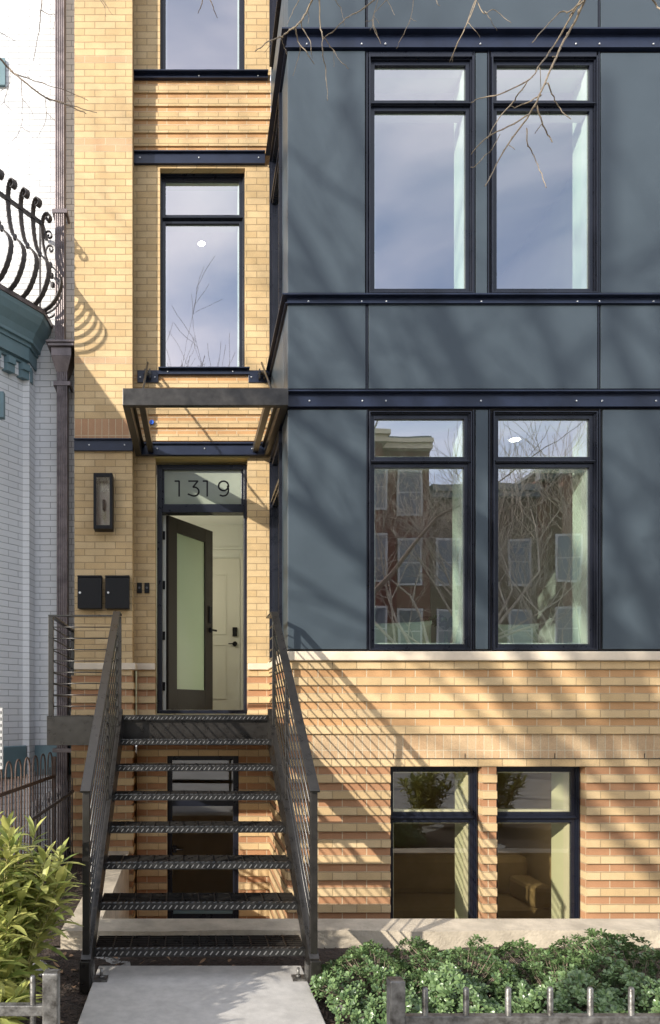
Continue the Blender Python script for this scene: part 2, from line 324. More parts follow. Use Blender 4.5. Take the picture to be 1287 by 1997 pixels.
# areaway kerb wall
kb = MB()
n = 60; x0, x1 = -0.87, 6.5
for i in range(n):
    a, b = x0 + (x1-x0)*i/n, x0 + (x1-x0)*(i+1)/n
    kb.hexa([(a,-1.285+0.006*math.sin(a*5),-1.1),(b,-1.285+0.006*math.sin(b*5),-1.1),(b,-1.02,-1.1),(a,-1.02,-1.1),
             (a,-1.28+0.008*math.sin(a*7),0.10+0.004*math.sin(a*3)),(b,-1.28+0.008*math.sin(b*7),0.10+0.004*math.sin(b*3)),(b,-1.02,0.104),(a,-1.02,0.104)])
kerb = kb.build('kerb_wall', M['curb'])
tag(kerb, 'low tan concrete kerb wall behind the leafy shrubs, fronting the sunken areaway', 'wall')
rw = MB(); rw.hexa([(-0.85,-1.02,-1.1),(-0.63,-1.02,-1.1),(-0.63,1.09,-1.1),(-0.85,1.09,-1.1),(-0.85,-1.02,0.10),(-0.63,-1.02,0.10),(-0.63,1.09,0.16),(-0.85,1.09,0.16)])
tag(rw.build('retaining_wall', M['curb']), 'short concrete wall running back beneath the steel stairs to the brick pier', 'wall')

# ------------------------------------------------------------------ the row house
house = thing('row_house', 'buff brick row house with a projecting blue-grey metal bay and open front door', 'house', (0,0,0))

def holes_wall(mb, x0, x1, z0, z1, y0, y1, holes, m=0):
    """slab x0..x1 / z0..z1 between y0 and y1 with rectangular holes (hx0,hx1,hz0,hz1)"""
    zs = sorted(set([z0, z1] + [max(z0, min(z1, h)) for q in holes for h in (q[2], q[3])]))
    for a, b in zip(zs, zs[1:]):
        if b - a < 1e-6: continue
        mid = (a+b)/2; xs_ = [(h[0], h[1]) for h in holes if h[2] < mid < h[3]]; xs_.sort(); cx = x0
        for h0, h1 in xs_:
            if h0 > cx + 1e-6: mb.box(cx, min(h0, x1), y0, y1, a, b, m)
            cx = max(cx, h1)
        if cx < x1 - 1e-6: mb.box(cx, x1, y0, y1, a, b, m)

# openings in the recess wall
W2 = (-0.334, 0.532, az(722, YR), az(328, YR))
W3 = (-0.334, 0.532, az(150, YR), az(-260, YR))
DR = (ax(303, YR), ax(483, YR), 1.46, az(893, YR))
BD = (ax(326, YR), ax(466, YR), -1.0, az(1474, YR))
XR0, XR1 = XPR, XB0
# courses of the base (z from the top joint down): proud light courses alternate with recessed red ones
def base_courses(mb, x0, x1, y, back, ztop, zbot, holes, proud, m_light, m_red, start_light=True, axis='x'):
    z = ztop; light = start_light
    while z > zbot + 1e-6:
        b = max(zbot, z - RH)
        yy = y - proud if light else y
        m = m_light if light else m_red
        if axis == 'x': holes_wall(mb, x0, x1, b, z, yy, back, holes, m)
        else: mb.box(yy, back, x0, x1, b, z, m)     # side wall facing -X
        z = b; light = not light
wall = MB()
hl = [W2, W3, DR, BD]
holes_wall(wall, XR0, XR1, ZM+RH, az(865, YR)-0.0, YR, YR+0.22, hl, 0)                       # beside the door
holes_wall(wall, XR0, XR1, az(731, YR), az(322, YR), YR, YR+0.22, hl, 0)                     # beside the hall window
holes_wall(wall, XR0, XR1, az(146, YR), 10.6, YR, YR+0.22, hl, 0)
base_courses(wall, XR0, XR1, YR, YR+0.22, az(731, YR), az(866, YR), hl, 0.016, 0, 1, False)   # ribbed panel over the door
base_courses(wall, XR0, XR1, YR, YR+0.22, az(157, YR), az(299, YR), hl, 0.016, 0, 1, False)   # ribbed panel over the hall window
base_courses(wall, XR0+0.03, XR1, YR, YR+0.22, ZM+RH, ZM, hl, 0.012, 0, 2, True)
base_courses(wall, XR0+0.03, XR1, YR, YR+0.22, ZM, -1.0, hl, 0.016, 0, 2, False)
wall.box(DR[0]-0.02, DR[1]+0.02, YR-0.003, YR+0.21, az(893,YR)-0.001, az(888,YR), 3)
wall.box(XR0, XR1, YR-0.045, YR+0.01, ZM+0.064, ZM+0.135, 4) if False else None
wall.build('brick_wall', [M['buff'], M['red'], M['rust'], M['tan'], M['stone']], house)
q_ = MB(); q_.box(XB1+0.001, 9.0, YR, YR+0.22, -1.05, 10.6); q_.build('return_wall', M['buff'], house)
# stone course round recess and pilaster
sc_ = MB()
for (a,b) in ((XR0-0.02, DR[0]), (DR[1], XB0)):
    sc_ = MB(); sc_.box(a, b, YR-0.04, YR+0.02, ZM+RH, ZM+RH+0.066); sc_.build('stone_course', M['stone'], house, bevel=0.006)
sc_ = MB(); sc_.box(XPL-0.0, XPR+0.035, YP-0.04, YR-0.042, ZM+RH-0.01, ZM+RH+0.056)
sc_.box(XPL, XPR+0.035, YP-0.04, YR, ZM+RH-0.01, ZM+RH+0.056) if False else None
sc_.build('stone_course', M['stone'], house, bevel=0.006)

pil = MB()
zt = [10.6, az(121,YP), az(110,YP)]
def prow(a, b, m): pil.box(XPL, XPR, YP, YR+0.2, b, a, m)
prow(10.6, 7.074+14*RH, 0) ; prow(7.074+14*RH, 7.074+13*RH, 1); prow(7.074+13*RH, 7.074+2*RH, 0); prow(7.074+2*RH, 7.074, 1)
prow(7.074, 7.074-30*RH, 0); prow(7.074-30*RH, 7.074-31*RH, 1); prow(7.074-31*RH, az(817,YP), 0)
prow(az(817,YP), az(857,YP), 2); prow(az(857,YP), ZM+RH, 0)
base_courses(pil, XPL, XPR, YP, YR+0.2, ZM+RH, ZM, [], 0.012, 3, 4, True)
base_courses(pil, XPL-0.03, XPR, YP, YR+0.2, ZM, -1.0, [], 0.016, 3, 4, False)
# the side of the proud courses
z = ZM - RH
while z > -0.9:
    pil.box(XPR, XPR+0.014, YP-0.016, YR-0.02, z-RH, z, 3); z -= 2*RH
pil.build('brick_pier', [M['pil'], M['band'], M['sold2'], M['buff'], M['rust']], house)

# bay masonry base: front + left side
bm_ = MB()
OP1 = (ax(761,0), ax(940,0), -0.62, az(1495,0)); OP2 = (ax(968,0), ax(1142,0), -0.62, az(1495,0))
holes = [OP1, OP2]
T = 0.22
z_ = ZM
bm_.box(XB0, XB1, YB-0.016, YB+T, ZM, ZM+RH, 0)
base_courses(bm_, XB0, XB1, YB, YB+T, ZM, ZM-8*RH, holes, 0.016, 0, 1, False)
zs0 = ZM-8*RH; zs1 = zs0-BW
bm_.box(XB0, XB1, YB+0.002, YB+T, zs1, zs0-0.001, 2)
base_courses(bm_, XB0, XB1, YB, YB+T, zs1-0.004, zs1-RH, [], 0.012, 0, 3, True)
base_courses(bm_, XB0, XB1, YB, YB+T, zs1-RH, -1.0, holes, 0.016, 0, 3, False)
# left side of the bay base
zz = ZM+RH; light = True
while zz > -1.0:
    b = max(-1.0, zz-RH)
    bm_.box(XB0-(0.016 if light else 0.0)-0.001, XB0+0.2, YB+0.001, YR-0.001, b, zz-0.0005, 0 if light else 3)
    zz = b; light = not light
bm_.build('bay_masonry', [M['buff'], M['red'], M['soldier'], M['rust']], house)
st = MB(); st.box(XB0-0.035, XB1, YB-0.05, YB+0.12, ZM+RH+0.002, az(1271,0)); st.box(XB0-0.035, XB0+0.12, YB+0.12, YR-0.042, ZM+RH+0.002, az(1271,0))
st.build('stone_sill', M['stone'], house, bevel=0.008)
# soft black joint over the basement lintels with weep vents
jt = MB(); jt.box(XB0, XB1, YB-0.018, YB+0.0, zs1-0.0035, zs1+0.001)
for px in (767, 907, 1082, 1257): jt.box(ax(px,0)-0.0025, ax(px,0)+0.0025, YB-0.001, YB+0.004, zs1+0.004, zs1+0.042)
jt.build('flashing_joint', M['gap'], house)

# ---- bay: body behind panels, panels, channels
XF = XB0
body = MB()
wins = []            # front window holes
for (pa, pb, pt, pbm) in ((719,922,100,573),(958,1164,100,573),(719,919,803,1268),(961,1164,803,1268)):
    wins.append((ax(pa,0), ax(pb,0), az(pbm,0), az(pt,0)))
side = [(0.40, 1.20, wins[0][2], wins[0][3]), (0.40, 1.20, wins[2][2], wins[2][3]), (0.40, 1.20, 8.0, 10.0)]   # (y0,y1,z0,z1)
holes_wall(body, XF+0.02, XB1-0.02, az(1271,0), 10.6, YB+0.02, YB+0.16, wins, 0)
zs = sorted(set([az(1271,0), 10.6] + [h for q in side for h in (q[2], q[3])]))
for a, b in zip(zs, zs[1:]):
    mid = (a+b)/2; hit = [q for q in side if q[2] < mid < q[3]]
    if hit: body.box(XF+0.02, XF+0.16, YB+0.16, 0.40, a, b); body.box(XF+0.02, XF+0.16, 1.20, YR, a, b)
    else: body.box(XF+0.02, XF+0.16, YB+0.16, YR, a, b)
body.box(XB1-0.16, XB1-0.02, YB+0.16, YR, az(1271,0), 10.6)
body.build('bay_wall', M['gap'], house)
def panel(x0, x1, z0, z1):
    p = MB(); p.box(x0, x1, YB, YB+0.018, z0, z1); p.build('metal_panel', M['panel'], house, bevel=0.003)
XE = XB1 - 0.004
panel(XF+0.0, ax(712,0), az(571,0), az(99,0)); panel(ax(1172,0), XE, az(571,0), az(103,0))
panel(XF+0.0, ax(713,0), az(758,0), az(593,0)); panel(ax(719,0), ax(1165,0), az(758,0), az(593,0)); panel(ax(1172,0), XE, az(758,0), az(594,0))
panel(XF+0.0, ax(715,0), az(1266,0), az(799,0)); panel(ax(1176,0), XE, az(1266,0), az(799,0))
panel(XF+0.0, ax(712,0), az(60,0), 9.4); panel(ax(718,0), ax(1166,0), az(60,0), 9.4); panel(ax(1172,0), XE, az(60,0), 9.4)
panel(ax(928,0), ax(950,0), az(573,0), az(103,0)); panel(ax(928,0), ax(952,0), az(1266,0), az(799,0))
def spanel(y0, y1, z0, z1):
    p = MB(); p.box(XF+0.001, XF+0.018, y0, y1, z0, z1); p.build('side_panel', M['panel'], house, bevel=0.003)
for (za, zb) in ((az(571,0), az(99,0)), (az(1266,0), az(799,0))):
    spanel(0.0185, 0.39, za, zb); spanel(1.21, YR-0.005, za, zb)
spanel(0.0185, 0.30, az(758,0), az(593,0)); spanel(0.308, YR-0.005, az(758,0), az(593,0))
spanel(0.0185, 0.30, az(60,0), 7.9); spanel(0.308, YR-0.005, az(60,0), 7.9)
spanel(0.0185, 0.39, 7.9, 10.2); spanel(1.21, YR-0.005, 7.9, 10.2)

def bolts(parent, pts, axis='y'):
    for p in pts:
        b = MB()
        if axis == 'y': b.tube([(p[0], p[1], p[2]), (p[0], p[1]-0.006, p[2])], 0.008, 6); b.sphere((p[0], p[1]-0.006, p[2]), 0.006, 8, 4, sc=(1,0.8,1))
        b.build('bolt', M['bolt'], parent)
def bay_channel(ztop, zweb_t, zweb_b, proud_t, bpx):
    c = MB()
    # top flange with a thin lip, then the shaded throat, then the web and a small toe
    c.box(XF-proud_t, XB1, YB-proud_t, YB+0.02, ztop-0.012, ztop)
    c.box(XF-0.004, XB1, YB-0.006, YB+0.02, zweb_b, ztop-0.013)
    c.box(XF-0.022, XB1, YB-0.024, YB+0.02, zweb_b-0.008, zweb_b)
    c.box(XF-proud_t, XF+0.02, YB+0.02, YR-0.002, ztop-0.012, ztop)
    c.box(XF-0.006, XF+0.02, YB+0.02, YR-0.002, zweb_b, ztop-0.013)
    c.box(XF-0.022, XF+0.02, YB+0.02, YR-0.002, zweb_b-0.008, zweb_b)
    o = c.build('steel_channel', M['steel'], house)
    zb = (zweb_t+zweb_b)/2
    bolts(o, [(ax(p,0), YB-0.006, zb) for p in bpx])
bay_channel(az(65,0), az(80,0), az(95,0), 0.055, (598,705,751,936,1122,1168,1273))
bay_channel(az(578,0), az(586,0), az(592,0), 0.05, (601,705,753,938,1125,1168,1273))
bay_channel(az(765,0), az(772,0), az(793,0), 0.05, (603,706,752,937,1123,1173,1278))
# vertical shadow-gap fins beside the windows
fin = MB()
for px, za, zb in ((716,98,573),(716,798,1266),(716,0,60),(1169,98,573),(1170,798,1266),(1169,0,60),(716,593,758),(1168,593,758),(925,98,573),(953,98,573),(924,798,1266),(955,798,1266)):
    fin.box(ax(px,0)-0.006, ax(px,0)+0.006, YB+0.004, YB+0.03, az(zb,0), az(za,0))
fin.build('panel_joint_trim', M['frame'], house)

# ------------------------------------------------------------------ windows
def window(x0, x1, z0, z1, ztr, y, sash=0.045, gm='glass', lip=0.03, parent=house, label=None, head=0.0, transom=True, depth=0.27):
    """fixed window; ztr = centre of the transom bar; y = plane of the outer frame face"""
    fr = MB(); e = 0.010
    def ring(a, b, c, d, w_, y0, y1):       # rectangular ring
        fr.box(a, a+w_, y0, y1, c, d); fr.box(b-w_, b, y0, y1, c, d); fr.box(a+w_, b-w_, y0, y1, c, c+w_); fr.box(a+w_, b-w_, y0, y1, d-w_, d)
    ring(x0, x1, z0, z1-head, e, y-lip, y+0.08)
    if head: fr.box(x0, x1, y-lip*0.3, y+0.08, z1-head, z1)
    ring(x0+e, x1-e, z0+e, z1-head-e, 0.010, y-lip*0.4, y+0.07)
    a, b, c, d = x0+e+0.010, x1-e-0.010, z0+e+0.010, z1-head-e-0.010
    parts = [(c, ztr-0.012), (ztr+0.012, d)] if transom else [(c, d)]
    for (p, q) in parts: ring(a, b, p, q, sash-0.012, y+0.004, y+0.06)
    if transom:
        fr.box(a, b, y-lip*0.5, y+0.06, ztr-0.012, ztr+0.012)
        fr.box(a, b, y-lip*0.9, y+0.0, ztr-0.005, ztr+0.005)
    o = fr.build('window', M['frame'], parent, bevel=0.0015)
    if label: o['label'] = label
    w_ = sash-0.012
    for (p, q) in parts:
        gl = MB(); gl.face([(a+w_-0.004, y+0.026, p+w_-0.004), (b-w_+0.004, y+0.026, p+w_-0.004), (b-w_+0.004, y+0.026, q-w_+0.004), (a+w_-0.004, y+0.026, q-w_+0.004)])
        gl.build('pane', M[gm], o)
        # pale inner sash seen through the glass
        it = MB(); 
        for (xa, xb_, za, zb) in ((a+w_, a+w_+0.012, p+w_, q-w_), (b-w_-0.012, b-w_, p+w_, q-w_), (a+w_+0.012, b-w_-0.012, p+w_, p+w_+0.012), (a+w_+0.012, b-w_-0.012, q-w_-0.012, q-w_)):
            it.box(xa, xb_, y+0.034, y+0.11, za, zb)
        it.build('inner_sash', M['wall'], o)
    for (la, lb, lc, ld) in ((b-w_-0.002, b-w_+0.018, c, d), (a+w_-0.018, a+w_+0.002, c, d), (a+w_+0.002, b-w_-0.002, d-w_-0.004, d-w_+0.016), (a+w_+0.002, b-w_-0.002, c+w_-0.016, c+w_+0.002)):
        lm = MB(); lm.box(la, lb, y+0.111, y+depth, lc, ld); lm.build('window_lining', M['lining'], o)
    return o
ztA = az(203,0); ztB = az(900,0)
window(*wins[0], ztA, YB+0.012, label='upper left bay window showing pale sky', head=0.05)
window(*wins[1], ztA, YB+0.012, label='upper right bay window crossed by bare twigs', head=0.05)
window(*wins[2], ztB, YB+0.012, label='lower left bay window with a sofa behind it')
window(*wins[3], ztB, YB+0.012, label='lower right bay window with a cushion behind it')
window(W2[0], W2[1], W2[2], W2[3], az(427, YR+.1), YR+0.10, depth=0.14, label='hall window above the canopy')
window(W3[0], W3[1], W3[2], W3[3], 9.8, YR+0.10, depth=0.14, label='top hall window, partly out of view')
window(OP1[0], OP1[1]-0.012, OP1[2], OP1[3], az(1594,0.1), YB+0.10, gm='glassb', depth=0.34, label='basement window nearer the stairs')
window(OP2[0], OP2[1]-0.012, OP2[2], OP2[3], az(1594,0.1), YB+0.10, gm='glassb', depth=0.34, label='basement window farther from the stairs')
# side windows of the bay
for (y0, y1, z0, z1) in side:
    fr = MB()
    X = XF+0.004
    zt_ = z1 - 0.42
    def rg(a, b, c, d, w_, xa, xb_):
        fr.box(xa, xb_, a, a+w_, c, d); fr.box(xa, xb_, b-w_, b, c, d); fr.box(xa, xb_, a+w_, b-w_, c, c+w_); fr.box(xa, xb_, a+w_, b-w_, d-w_, d)
    rg(y0, y1, z0, z1, 0.012, X-0.03, X+0.07); rg(y0+0.012, y1-0.012, z0+0.012, zt_-0.012, 0.045, X-0.008, X+0.05); rg(y0+0.012, y1-0.012, zt_+0.012, z1-0.012, 0.045, X-0.008, X+0.05)
    fr.box(X-0.02, X+0.06, y0+0.012, y1-0.012, zt_-0.012, zt_+0.012)
    o = fr.build('side_window', M['frame'], house)
    for (p, q) in ((z0, zt_), (zt_, z1)):
        gl = MB(); gl.face([(X+0.02, y0+0.05, p+0.05), (X+0.02, y1-0.05, p+0.05), (X+0.02, y1-0.05, q-0.05), (X+0.02, y0+0.05, q-0.05)]); gl.build('pane', M['glass'], o)

# recess steel: window sills and channels
def rchan(x0, x1, zt, zb, y, bpx=(), lip=0.03, Y=YR):
    c = MB(); c.box(x0, x1, y-lip, Y+0.02, zt-0.010, zt); c.box(x0, x1, y-0.006, Y+0.02, zb, zt-0.0105); c.box(x0, x1, y-lip*0.4, Y+0.02, zb-0.008, zb-0.0005)
    o = c.build('steel_channel', M['steel'], house); bolts(o, [(ax(p, y), y-0.006, (zt-0.012+zb)/2) for p in bpx]); return o
rchan(XR0+0.002, XR1-0.06, az(300,YR), az(321,YR), YR-0.02, (273,388,504))
rchan(XR0+0.002, XR1-0.03, az(147,YR), az(156,YR), YR-0.02, (388,503), lip=0.05)
rchan(ax(309,YR), ax(486,YR), az(721,YR), az(731,YR), YR-0.02, (327,454), lip=0.045)
rchan(XPL+0.001, XPR+0.004, az(858,YP), az(879,YP), YP-0.02, (174,243), Y=YP)

# ------------------------------------------------------------------ front door
YD = YR+0.10
dx0, dx1 = ax(306,YD), ax(482,YD); dzt = az(906,YD); dzb = az(1387,YD)
zh = az(993,YD)                              # transom bar
fr = MB()
fr.box(dx0, dx0+0.055, YD, YD+0.12, dzb, dzt); fr.box(dx1-0.035, dx1, YD, YD+0.12, dzb, dzt)
fr.box(dx0+0.055, dx1-0.035, YD, YD+0.12, dzt-0.05, dzt); fr.box(dx0+0.055, dx1-0.035, YD-0.012, YD+0.12, zh-0.035, zh+0.045)
fr.box(dx0, dx1, YD-0.015, YD+0.14, dzb-0.025, dzb+0.012)
zt0, zt1 = az(978,YD), az(919,YD)
fr.box(dx0+0.055, dx0+0.075, YD+0.02, YD+0.06, zh+0.045, dzt-0.05); fr.box(dx1-0.06, dx1-0.035, YD+0.02, YD+0.06, zh+0.045, dzt-0.05)
fr.box(dx0+0.075, dx1-0.06, YD+0.02, YD+0.06, zh+0.045, zh+0.06)
dfr = fr.build('door_frame', M['frame'], house, bevel=0.003)
gl = MB(); gl.box(dx0+0.075, dx1-0.06, YD+0.035, YD+0.045, zh+0.06, dzt-0.05); tp = gl.build('transom_pane', M['trans'], dfr)
# house number, stroke by stroke
nb = MB()
def stroke(pts, cx, sc_h, w_=0.0165):
    P = [Vector((cx + x*sc_h, YD+0.033, az(966,YD) + z*sc_h)) for x, z in pts]
    nb.strip(P, w_, 0.004, (P[-1]-P[0]).cross(Vector((0,1,0))).normalized()) if False else None
    for a_, b_ in zip(P, P[1:]):
        d_ = (b_-a_).normalized(); s_ = d_.cross(Vector((0,1,0))).normalized()*w_/2; e_ = d_*w_*0.18
        nb.face([a_-s_-e_, b_-s_+e_, b_+s_+e_, a_+s_-e_])
H_ = az(935,YD)-az(966,YD)
def arc(cx, cz, r, a0, a1, n=14, rx=None):
    rx = rx or r
    return [(cx+rx*math.cos(math.radians(a0+(a1-a0)*i/n)), cz+r*math.sin(math.radians(a0+(a1-a0)*i/n))) for i in range(n+1)]
one = [(-0.20,0.96),(0.07,0.96),(0.07,0.0)]
three = [(-0.30,0.96),(0.28,0.96),(-0.02,0.58),(0.05,0.58)] + arc(0.04,0.30,0.28,88,-115,16,0.31) + [(-0.34,0.14)]
nine = arc(0.0,0.66,0.30,-5,355,22,0.31) + arc(-0.03,0.40,0.40,35,-60,10,0.345) + [(-0.05,0.02),(-0.22,0.07)]
for px, sh in ((347,one),(377,three),(402,one),(436,nine)): stroke(sh, ax(px,YD), H_)
nb.build('house_number', M['black'], dfr)['label'] = 'house number 1319'
# side jamb strip with hinges
jb = MB(); jb.box(dx0+0.056, dx0+0.09, YD+0.10, YD+0.13, dzb+0.012, zh-0.036); jb.build('door_jamb', M['whitedoor'], dfr)
for py in (1040,1138,1238,1338):
    hg = MB(); z = az(py,YD); hg.box(dx0+0.056, dx0+0.082, YD+0.085, YD+0.099, z-0.045, z+0.045); hg.build('hinge', M['black'], dfr, bevel=0.004)
# the open leaf: a thing that swings inwards
HX, HY = ax(322,YD+0.1), YD+0.11
FX, FY = ax(408.5, 2.2), 2.2
Lf = math.hypot(FX-HX, FY-HY); ang = math.atan2(FY-HY, FX-HX)
z0, z1 = dzb+0.015, zh-0.04
lf = MB()
def leafbox(mb, a, b, c, d, t0=0.0, t1=0.045, m=0):       # along the leaf a..b, height c..d
    ux, uy = math.cos(ang), math.sin(ang); nx_, ny_ = uy, -ux
    P = []
    for z in (c, d):
        for (s_, t_) in ((a,t1),(b,t1),(b,t0),(a,t0)): P.append((HX+ux*s_+nx_*t_, HY+uy*s_+ny_*t_, z))
    mb.hexa(P, m)
leafbox(lf, 0, 0.15, z0, z1); leafbox(lf, Lf-0.15, Lf, z0, z1); leafbox(lf, 0.15, Lf-0.15, z1-0.15, z1); leafbox(lf, 0.15, Lf-0.15, z0, z0+0.22)
door = lf.build('front_door', M['doorbrown'], house, bevel=0.002); door['label'] = 'open dark brown front door with frosted glass'
gp = MB(); leafbox(gp, 0.15, Lf-0.15, z0+0.22, z1-0.15, 0.018, 0.028); gp.build('door_pane', M['frost'], door)
hd = MB(); zc = az(1229, 2.1)
leafbox(hd, Lf-0.085, Lf-0.035, zc+0.08, zc+0.27, 0.045, 0.06); leafbox(hd, Lf-0.075, Lf-0.045, zc-0.025, zc+0.03, 0.045, 0.075); leafbox(hd, Lf-0.075, Lf+0.02, zc-0.01, zc+0.012, 0.075, 0.092)
hd.build('door_handle', M['black'], door, bevel=0.004)

# ------------------------------------------------------------------ interiors
it = MB()
def room(x0, x1, y0, y1, z0, z1):
    it.face([(x0,y0,z0),(x1,y0,z0),(x1,y1,z0),(x0,y1,z0)], 1); it.face([(x0,y1,z1),(x1,y1,z1),(x1,y0,z1),(x0,y0,z1)], 2)
    it.face([(x0,y1,z0),(x1,y1,z0),(x1,y1,z1),(x0,y1,z1)], 0)
    it.face([(x0,y0,z0),(x0,y1,z0),(x0,y1,z1),(x0,y0,z1)], 0); it.face([(x1,y1,z0),(x1,y0,z0),(x1,y0,z1),(x1,y1,z1)], 0)
HZ = 1.49
room(-0.95, 0.74, YR+0.225, 3.55, HZ, 4.02)                 # entrance hall
room(-0.95, 0.74, YR+0.225, 6.0, 4.45, 7.02)
room(-0.95, 0.74, YR+0.225, 6.0, 7.6, 10.5)
room(XB0+0.17, XB1-0.17, YB+0.29, 13.5, HZ, 4.03)
room(XB0+0.17, XB1-0.17, YB+0.29, 6.2, 4.45, 7.02)
inter = it.build('interior_room', [M['wall'], M['floorw'], M['ceil']], house)
pt = MB()
pt.box(ax(1058,3.6), XB1-0.2, 3.6, 3.7, 4.46, 6.3)           # partition seen upstairs
pt.box(2.9, 3.7, 4.2, 4.3, HZ+0.01, 4.0)
# hall back wall joinery
hx = ax(468, 3.5)
pt.box(-0.4, 0.73, 3.52, 3.545, az(1070,3.5), az(1066,3.5))
pt.build('interior_partition', M['wall'], house)
wd = MB(); wd.box(hx-0.86, hx, 3.50, 3.54, HZ, az(1089,3.5))
for (a, b, c, d) in ((hx-0.70, hx-0.18, 2.55, 3.35), (hx-0.70, hx-0.18, 1.70, 2.42)):
    wd.box(a, b, 3.488, 3.50, c, c+0.012); wd.box(a, b, 3.488, 3.50, d-0.012, d); wd.box(a, a+0.012, 3.488, 3.50, c+0.012, d-0.012); wd.box(b-0.012, b, 3.488, 3.50, c+0.012, d-0.012)
for xx in (hx, hx-0.95): wd.box(xx+0.005, xx+0.075, 3.49, 3.545, HZ, az(1078,3.5))
idr = wd.build('inner_door', M['whitedoor'], house)
hk = MB(); zc = az(1256,3.5); hk.box(hx-0.10, hx-0.04, 3.455, 3.487, az(1241,3.5), az(1224,3.5)); hk.tube([(hx-0.07,3.487,zc),(hx-0.07,3.45,zc)], 0.032, 12); hk.tube([(hx-0.07,3.45,zc),(hx-0.155,3.45,zc)], 0.008, 6)
hk.build('door_lever', M['black'], idr)
# basement room: tan walls and floor
bi = MB(); it = bi
room(XB0+0.25, XB1-0.05, YB+0.225, 4.5, -0.95, 1.15); room(-0.7, 0.76, YR+0.225, 4.0, -0.99, 1.1)
bi.build('basement_room', [mat('basement_paint', (0.42, 0.33, 0.20), 0.8), M['floorw'], mat('basement_ceiling', (0.40, 0.33, 0.22), 0.8)], house)
# pale splayed linings inside the basement windows
iw = MB(); holes_wall(iw, XB0+0.175, XB1-0.175, HZ, 7.02, YB+0.285, YB+0.30, wins, 0); iw.build('interior_wall', M['wall'], house)

def downlight(p, r=0.05, label='', watt=0, lit=True):
    t = thing('ceiling_light', label, 'ceiling light', p, 0, 'recessed ceiling lights')
    a = MB(); a.tube([(0,0,0.0),(0,0,-0.006)], r*1.35, 16); o = a.build('trim_ring', M['trim'], t)
    b = MB(); b.tube([(0,0,-0.007),(0,0,-0.010)], r, 16); b.build('lens', M['lamp'] if lit else M['trim'], t)
    if watt:
        l_ = bpy.data.lights.new('downlight', 'POINT'); l_.energy = watt; l_.color = (1.0, 0.90, 0.72); l_.shadow_soft_size = 0.12
        lo = bpy.data.objects.new('downlight', l_); COL.objects.link(lo); lo.parent = t; lo.location = (0, 0, -0.9)
downlight((ax(393,2.40), 2.40, 7.015), 0.04, 'small lit ceiling light seen through the hall window over the canopy', watt=0.4)
downlight((ax(1004,0.55), 0.55, 4.025), 0.045, 'small lit ceiling light behind the lower right bay window transom', watt=0.4)
downlight((ax(1022,0.75), 0.75, 7.015), 0.03, 'small ceiling light behind the upper right bay window', watt=1.0, lit=False)  # lens stays unlit; the point light under it is added to brighten the room
downlight((ax(993,1.8), 1.8, 1.14), 0.03, 'tiny warm ceiling light inside the basement behind its farther window', watt=1.5)
downlight((2.4, 6.0, 4.025), 0.05, 'nearer small lit ceiling light deep inside the lower left bay window', watt=0.4)
downlight((2.0, 8.2, 4.025), 0.05, 'farther small lit ceiling light deep inside the lower left bay window')
downlight((ax(367,2.3), 2.3, 4.015), 0.03, 'small ceiling fixture just inside the open front door, with added light', watt=7)  # no lit lamp known here; glowing lens and point light added for the hall

# sofa, cushions, plant behind the lower windows
def pillow(mb, c, sx, sy, sz, tilt=0.0, m=0, n=10):
    b = len(mb.v)
    for i in range(n+1):
        for j in range(n+1):
            u, v_ = -1+2*i/n, -1+2*j/n; h = (1-u**4)*(1-v_**4)
            x = u*sx*(1-0.06*(1-v_*v_)*u*u); z = v_*sz*(1-0.06*(1-u*u))
            mb.v.append((c[0]+x*math.cos(tilt)-z*math.sin(tilt), c[1]-sy*max(0,h)**0.5, c[2]+x*math.sin(tilt)+z*math.cos(tilt)))
    for i in range(n):
        for j in range(n):
            mb.f.append((b+i*(n+1)+j, b+(i+1)*(n+1)+j, b+(i+1)*(n+1)+j+1, b+i*(n+1)+j+1)); mb.m.append(m); mb.sm.append(True)
    b2 = len(mb.v)
    for q in range(b, b2):
        p = mb.v[q]; mb.v.append((p[0], 2*c[1]-p[1], p[2]))
    for i in range(n):
        for j in range(n):
            mb.f.append((b2+i*(n+1)+j+1, b2+(i+1)*(n+1)+j+1, b2+(i+1)*(n+1)+j, b2+i*(n+1)+j)); mb.m.append(m); mb.sm.append(True)
sofa = thing('sofa', 'pale green sofa behind the lower bay windows', 'sofa', (2.4, 0.9, HZ))
q = MB(); q.box(-1.0, 1.25, -0.34, 0.45, 0.08, 0.46); q.build('seat', M['sofa'], sofa, bevel=0.06)
q = MB(); q.box(-1.0, 1.25, -0.42, -0.20, 0.10, 0.60); q.build('backrest', M['sofa'], sofa, bevel=0.07)
c1 = MB(); pillow(c1, (ax(768,0.62), 0.62, az(1243,0.62)), 0.36, 0.09, 0.14, 0.04); tag(c1.build('cushion', M['sofa']), 'long pale cushion behind the lower left bay window', 'cushion')
c2 = MB(); pillow(c2, (ax(1008,0.62), 0.62, az(1246,0.62)), 0.21, 0.09, 0.14, 0.02); tag(c2.build('cushion', M['sofa']), 'pale cushion behind the lower right bay window', 'cushion')
pl = thing('house_plant', 'spiky potted house plant behind the lower left bay window', 'plant', (ax(868,1.1), 1.1, HZ))
q = MB(); q.tube([(0,0,0),(0,0,0.5)], [0.14,0.19], 14); q.build('plant_pot', M['whitedoor'], pl)
q = MB()
